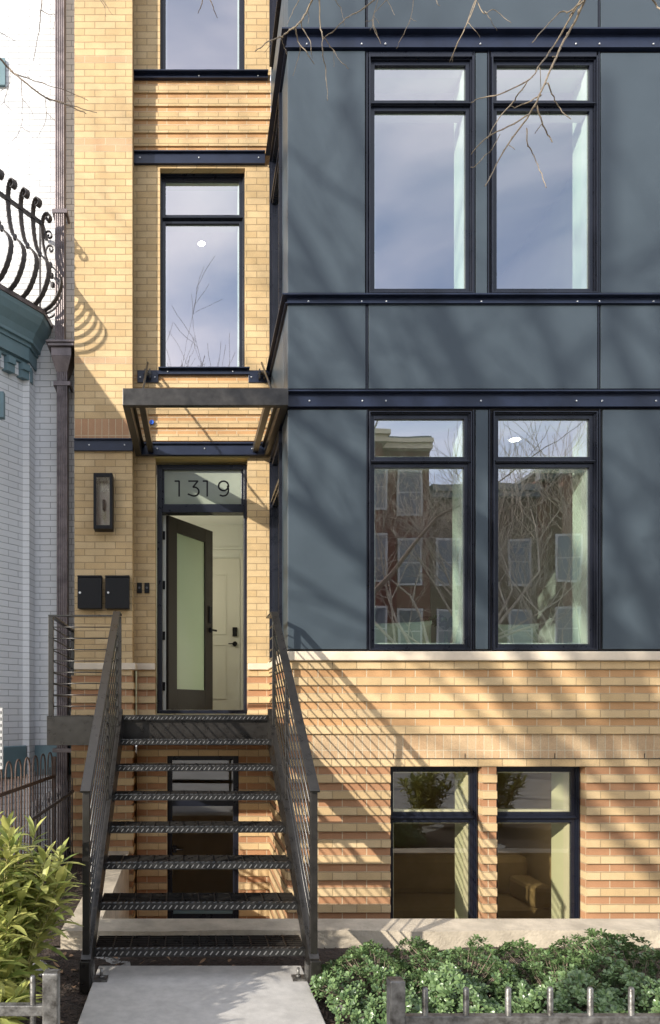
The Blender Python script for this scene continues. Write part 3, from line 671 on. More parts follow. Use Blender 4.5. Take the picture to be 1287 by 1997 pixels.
for k in range(26):
    a = R.uniform(0, 6.28); ln = R.uniform(0.28, 0.5); P = []
    for i in range(7):
        s_ = i/6; P.append(Vector((math.cos(a)*ln*s_*0.75, math.sin(a)*ln*s_*0.75, 0.72+R.uniform(0,0.02)+ln*(s_*0.9-s_*s_*0.75)+0.12)))
    for i in range(6):
        w0, w1 = 0.03*math.sin(math.pi*(i/6*0.9+0.1)), 0.03*math.sin(math.pi*((i+1)/6*0.9+0.1)); sv = Vector((-math.sin(a), math.cos(a), 0))
        q.face([P[i]-sv*w0, P[i]+sv*w0, P[i+1]+sv*w1, P[i+1]-sv*w1])
q.tube([(0,0,0.5),(0.01,0,0.85)], 0.02, 6)
q.build('foliage', leaf_mat('house_plant_leaf', (0.12,0.2,0.1), (0.3,0.4,0.25)), pl)
bs = thing('basement_sofa', 'tan sofa with loose cushions behind the basement windows', 'sofa', (2.6, 1.5, -0.95))
q = MB(); q.box(-0.9, 1.2, 0, 0.9, 0.05, 0.42); q.build('seat', M['tanfab'], bs, bevel=0.07)
q = MB(); q.box(-0.9, 1.2, 0.6, 0.9, 0.42, 0.85); q.build('backrest', M['tanfab'], bs, bevel=0.07)
q = MB(); q.box(0.95, 1.2, 0, 0.6, 0.42, 0.65); q.build('armrest', M['tanfab'], bs, bevel=0.05)

# ------------------------------------------------------------------ basement door under the stairs
fr = MB(); x0, x1, zb_, zt_ = BD[0], BD[1], -1.0, BD[3]; y = YR+0.06
fr.box(x0, x0+0.05, y, y+0.1, zb_, zt_); fr.box(x1-0.055, x1, y, y+0.1, zb_, zt_); fr.box(x0+0.05, x1-0.055, y, y+0.1, zt_-0.05, zt_)
fr.box(x0+0.05, x1-0.055, y-0.004, y+0.1, az(1572,y), az(1556,y)); fr.box(x0+0.05, x1-0.055, y+0.01, y+0.09, zb_, az(1770,y))
bdo = fr.build('basement_door', M['frame'], house, bevel=0.003)
gl = MB(); gl.face([(x0+0.05,y+0.04,az(1572,y)),(x1-0.055,y+0.04,az(1572,y)),(x1-0.055,y+0.04,az(1770,y)),(x0+0.05,y+0.04,az(1770,y))][::-1]); gl.build('pane', M['glassb'], bdo)
gl = MB(); gl.face([(x0+0.05,y+0.04,zt_-0.05),(x1-0.055,y+0.04,zt_-0.05),(x1-0.055,y+0.04,az(1556,y)),(x0+0.05,y+0.04,az(1556,y))]); gl.build('pane', M['glassb'], bdo)
hh = MB(); z = az(1656,y); hh.box(x0+0.055, x0+0.095, y-0.015, y+0.03, z-0.03, z+0.03); hh.tube([(x0+0.075,y-0.02,z),(x0+0.16,y-0.02,z)], 0.007, 6); hh.build('door_handle', M['black'], bdo)
th = MB(); th.box(x0+0.06, x1-0.06, y+0.0, y+0.05, az(1782,y), az(1776,y)); th.build('threshold', M['teal'], bdo)

# ------------------------------------------------------------------ canopy over the door
yf = -0.10; zfb = az(790.3, yf); zrb = az(891.3, YR)
cn = thing('door_canopy', 'open grey steel canopy frame above the front door, hung on two tie rods', 'canopy', (0,0,0))
XC0, XC1 = -0.578, 0.785
def zc_(y): return zfb + (zrb-zfb)*(y-yf)/(YR-yf)
q = MB(); q.box(XC0, XC1, yf, yf+0.055, zfb, zfb+0.141); q.build('front_beam', M['canopy'], cn, bevel=0.004)
for (a, b) in ((XC0, XC0+0.060), (XC1-0.060, XC1)):
    q = MB(); y0, y1 = yf+0.056, YR-0.03
    q.hexa([(a,y0,zc_(y0)),(b,y0,zc_(y0)),(b,y1,zc_(y1)),(a,y1,zc_(y1)),(a,y0,zc_(y0)+0.138),(b,y0,zc_(y0)+0.138),(b,y1,zc_(y1)+0.138),(a,y1,zc_(y1)+0.138)])
    c, d = (b+0.0005, b+0.028) if a < 0 else (a-0.028, a-0.0005)
    q.hexa([(c,y0,zc_(y0)+0.095),(d,y0,zc_(y0)+0.095),(d,y1,zc_(y1)+0.095),(c,y1,zc_(y1)+0.095),(c,y0,zc_(y0)+0.108),(d,y0,zc_(y0)+0.108),(d,y1,zc_(y1)+0.108),(c,y1,zc_(y1)+0.108)])
    q.build('side_beam', M['canopy'], cn)
for xc in (-0.425, 0.632):
    q = MB(); y0, y1 = yf+0.056, YR-0.05
    a, b = xc-0.026, xc+0.026
    q.hexa([(a,y0,zc_(y0)+0.03),(b,y0,zc_(y0)+0.03),(b,y1,zc_(y1)+0.03),(a,y1,zc_(y1)+0.03),(a,y0,zc_(y0)+0.10),(b,y0,zc_(y0)+0.10),(b,y1,zc_(y1)+0.10),(a,y1,zc_(y1)+0.10)])
    q.build('rafter', M['canopy'], cn)
q = MB(); q.box(XC0+0.0005, XC1-0.0005, YR-0.029, YR-0.017, zrb+0.0, zrb+0.135); q.box(XC0+0.061, XC1-0.061, YR-0.07, YR-0.030, zrb, zrb+0.012); q.box(XC0+0.061, XC1-0.061, YR-0.055, YR-0.030, zrb+0.118, zrb+0.134)
rb = q.build('wall_channel', M['steel'], cn); bolts(rb, [(ax(p,YR), YR-0.029, zrb+0.075) for p in (307,399,491)])
for xc, (pa, pb) in ((-0.446, (268,309)), (0.70, (484,527))):
    q = MB(); q.box(ax(pa,YR), ax(pb,YR), YR-0.025, YR-0.008 if False else YR-0.006, az(748,YR), az(724,YR)); ap = q.build('anchor_plate', M['steel'], cn, bevel=0.003)
    bolts(ap, [(ax(pa,YR)+0.03, YR-0.025, az(738,YR)), (ax(pb,YR)-0.035, YR-0.025, az(738,YR))])
    xm = (ax(pa,YR)+ax(pb,YR))/2 + (0.0 if xc < 0 else 0.02)
    q = MB(); q.box(xm-0.03, xm-0.018, YR-0.09, YR-0.026, az(744,YR), az(727,YR)); q.box(xm+0.018, xm+0.03, YR-0.09, YR-0.026, az(744,YR), az(727,YR))
    q.tube([(xm-0.04,YR-0.065,az(735,YR)),(xm+0.04,YR-0.065,az(735,YR))], 0.009, 8)
    q.tube([(xm,YR-0.06,az(733,YR)),(xm+(0.0 if xc<0 else 0.05),YR-0.14,az(742,YR))], 0.016, 8)
    q.tube([(xm, YR-0.05, az(716,YR)+0.02), (xm+(0.0 if xc<0 else 0.04), yf+0.35, zc_(yf+0.35)+0.13)], 0.0105, 8)
    q.build('tie_rod', M['iron'], cn)
bl = thing('blue_conduit_cap', 'small blue plastic cap on the brick seen through the canopy frame', 'conduit cap', (ax(292,YR-0.02), YR-0.018, az(826.5,YR)))
q = MB(); q.tube([(-0.035,0,0),(-0.035,-0.03,0)], 0.02, 10); q.tube([(0.02,0,0),(0.02,-0.03,0)], 0.023, 12); q.box(-0.035,0.02,-0.012,0,-0.012,0.012); q.build('cap', M['bluep'], bl)

# ------------------------------------------------------------------ wall lantern, mailboxes, bells
LX0, LX1 = ax(182,0.97), ax(219,0.97); LZ0, LZ1 = az(1031,0.97), az(922,0.97)
ln = thing('wall_lantern', 'tall narrow black wall lantern with clear glass on the brick pier', 'wall light', ((LX0+LX1)/2, YP, LZ0))
def rel(mb, t):
    l = t.location
    mb.v = [(v[0]-l[0], v[1]-l[1], v[2]-l[2]) for v in mb.v]; return mb
q = MB(); y0, y1 = 0.97, YP-0.002; f = 0.026
q.box(LX0, LX0+f, y0, y0+0.02, LZ0, LZ1); q.box(LX1-f, LX1, y0, y0+0.02, LZ0, LZ1); q.box(LX0+f, LX1-f, y0, y0+0.02, LZ1-0.035, LZ1); q.box(LX0+f, LX1-f, y0, y0+0.02, LZ0, LZ0+0.035)
q.box(LX0, LX0+0.006, y0+0.02, y1, LZ0, LZ1); q.box(LX1-0.006, LX1, y0+0.02, y1, LZ0, LZ1); q.box(LX0+0.006, LX1-0.006, y0+0.02, y1, LZ1-0.006, LZ1); q.box(LX0+0.006, LX1-0.006, y0+0.02, y1, LZ0, LZ0+0.006)
rel(q, ln).build('frame', M['black'], ln, bevel=0.002)
q = MB(); q.box(LX0+0.006, LX1-0.006, y1-0.012, y1-0.001, LZ0+0.006, LZ1-0.006); rel(q, ln).build('back_mirror', mat('lantern_mirror', (0.45,0.40,0.33), 0.25, metal=0.6), ln)
q = MB(); xm = (LX0+LX1)/2; q.tube([(xm,y1-0.05,LZ0+0.20),(xm,y1-0.05,LZ0+0.30)], 0.014, 8); q.tube([(xm,y1-0.05,LZ0+0.30),(xm,y1-0.012,LZ0+0.30)], 0.008, 6); rel(q, ln).build('lamp_holder', M['black'], ln)
q = MB(); q.sphere((xm,y1-0.05,LZ0+0.15), 0.022, 12, 8, sc=(1,1,2.0)); rel(q, ln).build('bulb', glass('bulb_glass', 1.6, (0.95,0.93,0.85)), ln)
q = MB(); q.face([(LX0+f,y0+0.012,LZ0+0.035),(LX1-f,y0+0.012,LZ0+0.035),(LX1-f,y0+0.012,LZ1-0.035),(LX0+f,y0+0.012,LZ1-0.035)]); rel(q, ln).build('pane', glass('lantern_glass', 3.0, (0.9,0.92,0.92)), ln)

for i, (pa, pb) in enumerate(((151,198),(205,252))):
    Ym = 1.0; x0, x1 = ax(pa,Ym), ax(pb,Ym); z0, z1 = az(1186,Ym), az(1122,Ym)
    t = thing('mailbox', 'black wall mailbox with a round lock, ' + ('nearer the downspout' if i == 0 else 'nearer the doorbells'), 'mailbox', ((x0+x1)/2, YP, z0), 0, 'black mailboxes on the pier')
    q = MB(); q.box(x0+0.004, x1-0.004, Ym+0.006, YP-0.002, z0, z1-0.02); rel(q, t).build('body', M['black'], t, bevel=0.004)
    q = MB(); q.box(x0, x1, Ym-0.006, YP-0.002, z1-0.018, z1); q.box(x0, x1, Ym-0.002, Ym+0.0055, z0-0.004, z1-0.022); rel(q, t).build('lid', M['black'], t, bevel=0.003)
    q = MB(); lx = ax(156 if i == 0 else 211, Ym); lz = az(1156,Ym); q.tube([(lx,Ym-0.002,lz),(lx,Ym-0.012,lz)], 0.011, 12); rel(q, t).build('lock', M['bolt'], t)
for i, px in enumerate((272,286.5)):
    x = ax(px,YR); t = thing('doorbell', 'small black doorbell beside the door, ' + ('nearer the mailboxes' if i == 0 else 'nearer the door frame'), 'doorbell', (x, YR, az(1157,YR)), 0, 'pair of doorbells')
    h = 20/191.5
    q = MB(); q.box(-0.025, 0.025, -0.022, -0.001, 0, h); q.build('case', M['black'], t, bevel=0.004)
    q = MB(); q.tube([(0,-0.022,h*0.5),(0,-0.028,h*0.5)], 0.012, 12); q.build('button', mat('bell_button', (0.10,0.10,0.11), 0.25), t)

# ------------------------------------------------------------------ steel staircase
RISE = 0.1877; RUN = 0.2745
LZ = 8*RISE
stc = thing('steel_staircase', 'black open-tread steel staircase with rod railings climbing to the front door', 'staircase', (0.02, 0.0, 0.0), math.radians(0.6))
def sb(mb, name, m, parent=stc, bevel=0): return mb.build(name, m, parent, bevel)
HW = 0.60
def grating(mb, x0, x1, y0, y1, z, pitch=0.034, depth=0.026, cross=0.098, m=0):
    n = max(2, int(round((y1-y0)/pitch)))
    for i in range(n+1):
        y = y0+(y1-y0)*i/n; mb.box(x0, x1, y-0.0025, y+0.0025, z-depth, z, m)
    k = max(1, int(round((x1-x0)/cross)))
    for i in range(1, k):
        x = x0+(x1-x0)*i/k; mb.box(x-0.0035, x+0.0035, y0, y1, z-0.007, z+0.0025, m)
for i in range(1, 8):
    z = RISE*(8-i); yf_ = -1.914 + RUN*(7-i)
    t = MB(); grating(t, -HW, HW, yf_+0.05, yf_+0.255, z)
    t.box(-HW-0.004, -HW, yf_, yf_+0.26, z-0.05, z+0.0); t.box(HW, HW+0.004, yf_, yf_+0.26, z-0.05, z+0.0)
    tr = sb(t, 'tread', M['iron'])
    nsg = MB(); nsg.box(-HW, HW, yf_, yf_+0.042, z-0.006, z+0.0015); nsg.box(-HW, HW, yf_, yf_+0.006, z-0.040, z-0.006)
    x = -HW+0.02
    while x < HW-0.015:                     # raised slanting studs, top and front
        s_ = 0.016
        nsg.bar((x-s_*0.5, yf_-0.0010, z-0.030), (x+s_*0.5, yf_-0.0010, z-0.010), 0.006, 0.005, 1, up=(0,1,0))
        nsg.bar((x-s_*0.5, yf_+0.012, z+0.002), (x+s_*0.5, yf_+0.030, z+0.002), 0.006, 0.004, 1)
        x += 0.034
    sb(nsg, 'nosing', [M['checker'], M['stud']], tr)
# stringers
SL = RISE/RUN
def zn(y): return RISE + (y+1.914)*SL        # line through the nosings
for sgn in (-1, 1):
    q = MB(); xa = sgn*(HW+0.005); xb_ = sgn*(HW+0.013); xo = sgn*(HW+0.060)
    ya, yb = -2.03, 0.0
    up, dn = 0.065, -0.225
    def P(x, y, o): return (x, y, max(0.035, zn(y)+o))
    a0, a1 = min(xa,xb_), max(xa,xb_)
    q.hexa([P(a0,ya,dn),P(a1,ya,dn),P(a1,yb,dn),P(a0,yb,dn),P(a0,ya,up),P(a1,ya,up),P(a1,yb,up),P(a0,yb,up)])
    b0, b1 = min(xb_,xo), max(xb_,xo)
    for (o0, o1) in ((up-0.010, up), (dn, dn+0.010)):
        q.hexa([P(b0,ya,o0),P(b1,ya,o0),P(b1,yb,o0),P(b0,yb,o0),P(b0,ya,o1),P(b1,ya,o1),P(b1,yb,o1),P(b0,yb,o1)])
    sb(q, 'stringer', M['iron'])
    # foot: boxed base, angle cleat and anchor
    q = MB(); q.box(min(xb_,xo)-0.006, max(xb_,xo)+0.006, -2.05, -1.95, 0.0, 0.165); ft = sb(q, 'base_post', M['iron'], bevel=0.004)
    q = MB(); c0, c1 = (xa, xa-sgn*0.085); q.box(min(c0,c1), max(c0,c1), -1.99, -1.91, 0.033, 0.043); q.box(min(xa,xa-sgn*0.008), max(xa,xa-sgn*0.008), -1.99, -1.91, 0.043, 0.12)
    q.tube([(xa-sgn*0.05,-1.95,0.043),(xa-sgn*0.05,-1.95,0.095)], 0.008, 8); q.tube([(xa-sgn*0.05,-1.95,0.044),(xa-sgn*0.05,-1.95,0.056)], 0.016, 6)
    sb(q, 'anchor_cleat', M['galv'], ft)
    # railing
    XR_ = sgn*0.635; hr = 1.0
    def zr(y): return zn(y) + 0.99
    ytop, ybot = -0.03, -1.985
    kn = -0.215                                # where the handrail levels out
    q = MB()
    P0 = Vector((XR_, ybot-0.045, zr(ybot-0.045))); P1 = Vector((XR_, kn, zr(kn))); P2 = Vector((XR_, 0.0 if sgn<0 else 0.12, zr(kn)+0.0))
    q.bar(P0, P1, 0.058, 0.014)
    if sgn > 0: q.bar(P1, P2, 0.058, 0.014)
    else: q.bar(P1, Vector((XR_, -0.02, zr(kn))), 0.058, 0.014)
    sb(q, 'handrail', M['iron'], bevel=0.003)
    for (py_, zb2) in ((ybot, 0.165), (-0.93, None), (kn+0.02, None)):
        q = MB(); z0_ = zb2 if zb2 else zn(py_)+0.06
        q.bar((XR_, py_, z0_), (XR_, py_, zr(min(py_, kn))-0.008), 0.040 if py_ == ybot else 0.028, 0.040 if py_ == ybot else 0.028, up=(0,1,0)); sb(q, 'railing_post', M['iron'], bevel=0.003)
    for k in range(1, 10):
        o = 0.99 - 0.0945*k
        q = MB(); pts = [(XR_, ybot, zn(ybot)+o), (XR_, kn, zn(kn)+o)]
        if sgn > 0: pts.append((XR_, 0.10, zn(kn)+o))
        q.tube(pts, 0.006, 6); sb(q, 'railing_rod', M['iron'])
# landing
lx0, lx1, ly0, ly1 = -1.237, 0.655, -0.005, 1.275
q = MB()
q.box(lx0, lx1-0.0, ly0, ly0+0.008, LZ-0.245, LZ-0.006); q.box(lx0, lx1, ly0+0.008, ly0+0.06, LZ-0.245, LZ-0.235)
q.box(lx0, lx0+0.008, ly0+0.008, ly1, LZ-0.245, LZ-0.006); q.box(lx1-0.008, lx1, ly0+0.06, ly1, LZ-0.245, LZ-0.006); q.box(lx0+0.008, lx1-0.008, ly1-0.008, ly1, LZ-0.245, LZ-0.006)
q.box(lx0, -HW-0.03, ly0-0.002, ly0+0.05, LZ-0.006, LZ+0.002)
sb(q, 'landing_frame', M['iron'], bevel=0.002)
q = MB(); grating(q, lx0+0.009, lx1-0.009, ly0+0.062, ly1-0.01, LZ, pitch=0.036)
sb(q, 'landing_grating', M['iron'])
nsg = MB(); nsg.box(-HW+0.0, HW, ly0-0.036, ly0+0.04, LZ+0.0025, LZ+0.009); nsg.box(-HW, HW, ly0-0.040, ly0-0.034, LZ-0.034, LZ+0.008); x = -HW+0.02
while x < HW-0.015:
    nsg.bar((x-0.008, ly0-0.0415, LZ-0.026), (x+0.008, ly0-0.0415, LZ-0.006), 0.006, 0.005, 1, up=(0,1,0)); x += 0.034
sb(nsg, 'landing_nosing', [M['checker'], M['stud']])
for xs_ in (-0.3, 0.25): 
    q = MB(); q.box(xs_-0.004, xs_+0.004, ly0+0.06, ly1-0.01, LZ-0.20, LZ-0.03); sb(q, 'landing_joist', M['iron'])
# landing guard: front run to the left, then back to the wall
gx = -1.205; ZR_ = zn(-0.215)+0.99
q = MB(); q.bar((gx-0.02, 0.015, ZR_), (-0.635-0.01, 0.015, ZR_), 0.045, 0.012); q.bar((gx, 0.04, ZR_), (gx, 1.20, ZR_), 0.045, 0.012); sb(q, 'guard_rail', M['iron'])
for (x, y, w_) in ((gx, 0.015, 0.040), (gx, 1.18, 0.035), (-0.635, 0.015, 0.035)):
    q = MB(); q.bar((x, y, LZ-0.0), (x, y, ZR_-0.007), w_, w_, up=(0,1,0)); sb(q, 'railing_post', M['iron'], bevel=0.003)
for k in range(1, 11):
    z = ZR_ - 0.0945*k
    q = MB(); q.tube([(gx, 0.015, z), (-0.635, 0.015, z)], 0.005, 6); sb(q, 'railing_rod', M['iron'])
    q = MB(); q.tube([(gx, 0.015, z), (gx, 1.18, z)], 0.005, 6); sb(q, 'railing_rod', M['iron'])

# ------------------------------------------------------------------ the white neighbour
nb_ = thing('neighbour_house', 'white painted brick house with a teal bracketed cornice at the left edge', 'house')
q = MB(); q.box(-9, XPL-0.002, YN, YN+0.3, -0.1, 10.6); q.build('brick_wall', M['white'], nb_)
D = Vector((0.593, 0.805, 0)); C0 = Vector((-1.70, 1.176, 0)); FL = 4.0  # facet's unseen length is drawn out so its shade covers the brick pier
Pf = C0 - D*FL
q = MB(); ZT = 5.15
q.face([(Pf.x,Pf.y,-0.1),(C0.x,C0.y,-0.1),(C0.x,C0.y,ZT),(Pf.x,Pf.y,ZT)], 1)
q.face([(C0.x,C0.y,-0.1),(-1.635,C0.y,-0.1),(-1.635,C0.y,ZT),(C0.x,C0.y,ZT)], 0)
q.face([(-1.635,C0.y,-0.1),(-1.615,YN,-0.1),(-1.615,YN,ZT),(-1.635,C0.y,ZT)], 0)
q.face([(-7,Pf.y,-0.1),(Pf.x,Pf.y,-0.1),(Pf.x,Pf.y,ZT),(-7,Pf.y,ZT)], 0)
q.build('bay_wall', [M['white'], M['whitef']], nb_)
# swept mouldings along the bay: outline offset outward by o
NRM = Vector((0.805, -0.593, 0))
CE = Vector((-1.462, 1.08, 0))                # roof-edge corner
def path(o):                                   # o = inward distance from the roof edge line
    e = CE - D*(FL+0.25)
    p1 = CE - NRM*o; p0 = e - NRM*o
    # end return towards the wall, offset towards -X
    pr0 = Vector((CE.x - o, 0, 0)); 
    # intersection of the facet line and the return line x = CE.x - o
    t = (pr0.x - p1.x)/D.x; pc = p1 + D*t
    pw = Vector((CE.x - o + 0.03, YN, 0))
    pl_ = Vector((-7, p0.y - 0.0, 0))
    return [Vector((-7, p0.y, 0)), p0, pc, pw]
def sweep(mb, prof, m=0):                      # prof: list of (o, z) from top outer to bottom inner
    lines = [[Vector((p.x, p.y, z)) for p in path(o)] for o, z in prof]
    for a, b in zip(lines, lines[1:]):
        for i in range(len(a)-1): mb.face([b[i], b[i+1], a[i+1], a[i]], m)
q = MB(); sweep(q, [(0.6,5.56),(0.0,5.50),(0.0,5.455),(0.03,5.45)]); q.build('copper_roof_edge', M['copper'], nb_)
q = MB(); sweep(q, [(0.012,5.455),(0.02,5.41),(0.05,5.35),(0.10,5.28),(0.125,5.22),(0.125,5.19),(0.15,5.185),(0.15,5.15),(0.165,5.15),(0.165,5.02),(0.20,5.015),(0.20,4.99),(0.30,4.985)]); q.build('cornice', M['teal'], nb_)
q = MB(); sweep(q, [(0.225,5.0),(0.225,4.86),(0.25,4.855),(0.25,4.80),(0.275,4.795),(0.275,4.75),(0.32,4.745)]); q.build('white_moulding', M['whitef'], nb_)
for t_ in (0.02, 0.20, 0.38, 0.56, 0.74, 0.92, 1.10, 1.28, 1.46, 1.64, 1.82, 2.0):
    q = MB(); c = path(0.17)[2] - D*t_; cc = path(0.245)[2] - D*t_
    for (z0, z1, oo) in ((4.92, 4.985, 0.0), (4.845, 4.92, 0.02)):
        a = c - NRM*oo
        q.hexa([(a - D*0.045 + Vector((0,0,z0))), (a + D*0.045 + Vector((0,0,z0))), (cc + D*0.045 + Vector((0,0,z0))), (cc - D*0.045 + Vector((0,0,z0))),
                (a - D*0.045 + Vector((0,0,z1))), (a + D*0.045 + Vector((0,0,z1))), (cc + D*0.045 + Vector((0,0,z1))), (cc - D*0.045 + Vector((0,0,z1)))])
    q.build('bracket', M['teal'], nb_)
q = MB(); q.box(CE.x-0.215, CE.x-0.155, 1.20, 1.27, 4.84, 4.985); q.build('bracket', M['teal'], nb_)
# teal water table
q = MB(); sweep(q, [(0.215,1.20),(0.20,1.19),(0.20,0.90),(0.225,0.89)]); q.box(-1.64, XPL-0.004, YN-0.012, YN, 0.89, 1.19); q.build('water_table', M['teal'], nb_)
q = MB(); q.face([at(-6,765,0.72)+NRM*0.0, at(8,767,0.72), at(8,815,0.72), at(-6,813,0.72)]) if False else q.box(-2.3, ax(8,0.62), 0.60, 0.66, az(815,0.62), az(765,0.62))
q.build('window_trim', M['teal'], nb_)
q = MB(); q.box(-3.0, ax(11,YN), YN-0.03, YN, az(170,YN), az(118,YN)); q.build('shutter', M['teal'], nb_)

# wrought iron belly balustrade on the neighbour's bay roof
bal = thing('iron_balustrade', 'curling wrought iron balcony balustrade on the white house above its copper roof edge', 'balustrade')
def pchip(pts, n=5):
    out = []
    for i in range(len(pts)-1):
        p0 = pts[max(i-1,0)]; p1 = pts[i]; p2 = pts[i+1]; p3 = pts[min(i+2,len(pts)-1)]
        for k in range(n):
            t = k/n; out.append(tuple(0.5*((2*p1[j])+(-p0[j]+p2[j])*t+(2*p0[j]-5*p1[j]+4*p2[j]-p3[j])*t*t+(-p0[j]+3*p1[j]-3*p2[j]+p3[j])*t**3) for j in range(len(p1))))
    out.append(tuple(pts[-1])); return out
prof = [(0,0.0),(0.10,0.05),(0.175,0.14),(0.215,0.25),(0.20,0.34),(0.14,0.42),(0.085,0.475),(0.045,0.54),(0.01,0.66),(-0.01,0.80),(-0.012,0.92),(0.0,0.985),(0.03,1.025),(0.068,1.02),(0.088,0.985),(0.082,0.955),(0.055,0.945),(0.04,0.965),(0.05,0.985)]
prof = pchip(prof, 4)
def baluster(base, nrm, side, sc=1.0, wd_=0.048):
    q = MB(); pts = [Vector((base.x+nrm.x*o*sc, base.y+nrm.y*o*sc, 5.49+z*sc)) for o, z in prof]
    b0 = len(q.v)
    q.strip(pts, wd_, 0.009, side)
    # hammered, slightly scalloped edges
    for i in range(len(pts)):
        if i % 2:
            for k in range(4):
                v = Vector(q.v[b0+i*4+k]); q.v[b0+i*4+k] = tuple(v + (v-pts[i])*0.16)
    kp = Vector((base.x+nrm.x*0.085*sc, base.y+nrm.y*0.085*sc, 5.49+0.475*sc)); q.sphere(kp, 0.022, 8, 5, sc=(1,1,1.5))
    q.build('baluster', M['wrought'], bal)
for t_ in (0.0, 0.12, 0.272, 0.424, 0.576, 0.728, 0.88):
    b = CE - NRM*0.02 - D*t_
    if t_ == 0.0: nn = Vector((0.95,-0.3,0)).normalized()
    else: nn = NRM
    baluster(b, nn, Vector((-nn.y, nn.x, 0)), 1.0 if t_ else 0.93)
for dy, sc_i in ((0.06, 0.80), (0.15, 0.72)):
    baluster(Vector((CE.x-0.01, CE.y+dy, 0)), Vector((1,0,0)), Vector((0,1,0)), sc_i, 0.022)
q = MB(); a = CE - NRM*0.035; q.bar((a.x,a.y,6.36), (a - D*0.95 + Vector((0,0,6.36))), 0.03, 0.03); q.bar((a.x,a.y,6.36),(CE.x-0.03,YN-0.02,6.36),0.03,0.03)
q.bar((a.x-0.02,a.y,5.49),(a.x-0.02,a.y,6.37),0.018,0.018,up=(0,1,0)); q.build('top_rail', M['wrought'], bal)

# downspout with leader head
dsp = thing('downspout', 'fluted dark copper downspout with a box head between the white and buff houses', 'downspout', (0,0,0))
def fluted(xc, yc, w_, d_, z0, z1, nfl=5):
    q = MB(); pr = []
    for i in range(nfl*4+1):
        u = i/(nfl*4); pr.append((xc-w_/2+w_*u, yc-d_/2 - 0.006*abs(math.sin(u*math.pi*nfl))))
    pr += [(xc+w_/2, yc+d_/2), (xc-w_/2, yc+d_/2)]
    b = len(q.v)
    for z in (z0, z1): q.v += [(p[0], p[1], z) for p in pr]
    n_ = len(pr)
    for i in range(n_):
        q.f.append((b+i, b+(i+1)%n_, b+n_+(i+1)%n_, b+n_+i)); q.m.append(0); q.sm.append(False)
    return q
YQ = 1.24
fluted(ax(118,YQ), YQ, 0.098, 0.085, az(672,YQ), 10.6).build('upper_pipe', M['copper'], dsp)
fluted(ax(122.5,YQ), YQ, 0.108, 0.09, 0.0, az(712,YQ)).build('lower_pipe', M['copper'], dsp)
q = MB(); hx0, hx1 = ax(103,YQ), ax(142,YQ); zt_, zm, zb_ = az(680,YQ), az(703,YQ), az(722,YQ)
q.box(hx0-0.045, hx1+0.045, YQ-0.14, YN, zt_, zt_+0.022); q.box(hx0-0.03, hx1+0.03, YQ-0.125, YN, zt_-0.03, zt_); q.box(hx0, hx1, YQ-0.10, YN, zm, zt_-0.03)
xc = ax(122.5,YQ)
q.hexa([(xc-0.056,YQ-0.05,zb_-0.04),(xc+0.056,YQ-0.05,zb_-0.04),(xc+0.056,YN,zb_-0.04),(xc-0.056,YN,zb_-0.04),(hx0,YQ-0.10,zm),(hx1,YQ-0.10,zm),(hx1,YN,zm),(hx0,YN,zm)])
q.build('leader_head', M['copper'], dsp, bevel=0.004)
for px, py, w_ in ((118,418,0.15),(122.5,752,0.17),(122.5,1463,0.19)):
    q = MB(); z = az(py,YQ); x = ax(px,YQ); q.box(x-w_/2, x+w_/2, YQ-0.055, YQ-0.048, z-0.02, z+0.02); q.box(x-w_/2, x-w_/2+0.02, YQ-0.048, YN, z-0.02, z+0.02); q.box(x+w_/2-0.02, x+w_/2, YQ-0.048, YN, z-0.02, z+0.02)
    q.build('pipe_bracket', M['copper'], dsp)
# perforated post of the neighbour's stair at the very edge
q = MB(); x0, x1, y = ax(-14,-1.0), ax(4.5,-1.0), -1.0
za, zb_ = az(1500,y), az(1380,y)
q.box(x0, x1-0.014, y, y+0.03, za, zb_); q.box(x1-0.004, x1, y, y+0.03, za, zb_)
z = za
while z < zb_: q.box(x1-0.014, x1-0.004, y, y+0.03, z, z+0.022); z += 0.045
tag(q.build('perforated_post', M['sash']), 'white perforated metal post cut off by the left edge of the view', 'post')

# neighbour's bow-top iron fence
f1 = thing('bow_top_fence', 'rusty bow-topped iron fence against the white house behind the leafy laurel', 'fence')
A = at(-14,1500,-0.7); B = at(104,1466,0.95)
A = Vector((A.x, A.y, 0)); B = Vector((B.x, B.y, 0)); dv = (B-A); ln_ = dv.length; dv.normalize(); zt0_, zt1_ = az(1508,-0.7)+0.06, az(1466,0.95)
nh = 7; pit = ln_/nh
def ztop(s): return zt0_+(zt1_-zt0_)*s/ln_
for k in range(nh):
    q = MB(); s0 = k*pit; wv = pit*0.62; c = s0+pit/2; pts = []
    zt_ = ztop(c); zsh = zt_ - wv/2
    pts.append(A+dv*(c-wv/2)+Vector((0,0,0.0)))
    for i in range(11):
        an = math.pi*i/10; pts.append(A+dv*(c-wv/2*math.cos(an))+Vector((0,0,zsh+wv*0.5*math.sin(an)*1.4-0.03)))
    pts.append(A+dv*(c+wv/2)); q.tube(pts, 0.007, 6)
    q.build('hoop', M['rusty'], f1)
    q = MB(); q.tube([A+dv*c, A+dv*c+Vector((0,0,zt_-0.14))], 0.006, 6); q.build('picket', M['rusty'], f1)
q = MB(); o = Vector((0,0,-0.24)); q.bar(A+Vector((0,0,zt0_))+o, B+Vector((0,0,zt1_))+o, 0.012, 0.03); q.build('rail', M['rusty'], f1)
q = MB(); q.bar(A+Vector((0,0,0.15)), B+Vector((0,0,0.15)), 0.012, 0.03); q.build('rail', M['rusty'], f1)
q = MB(); pz = B+dv*0.03; q.bar((pz.x,pz.y,0),(pz.x,pz.y,zt1_-0.05),0.035,0.035,up=(0,1,0)); q.build('post', M['rusty'], f1)
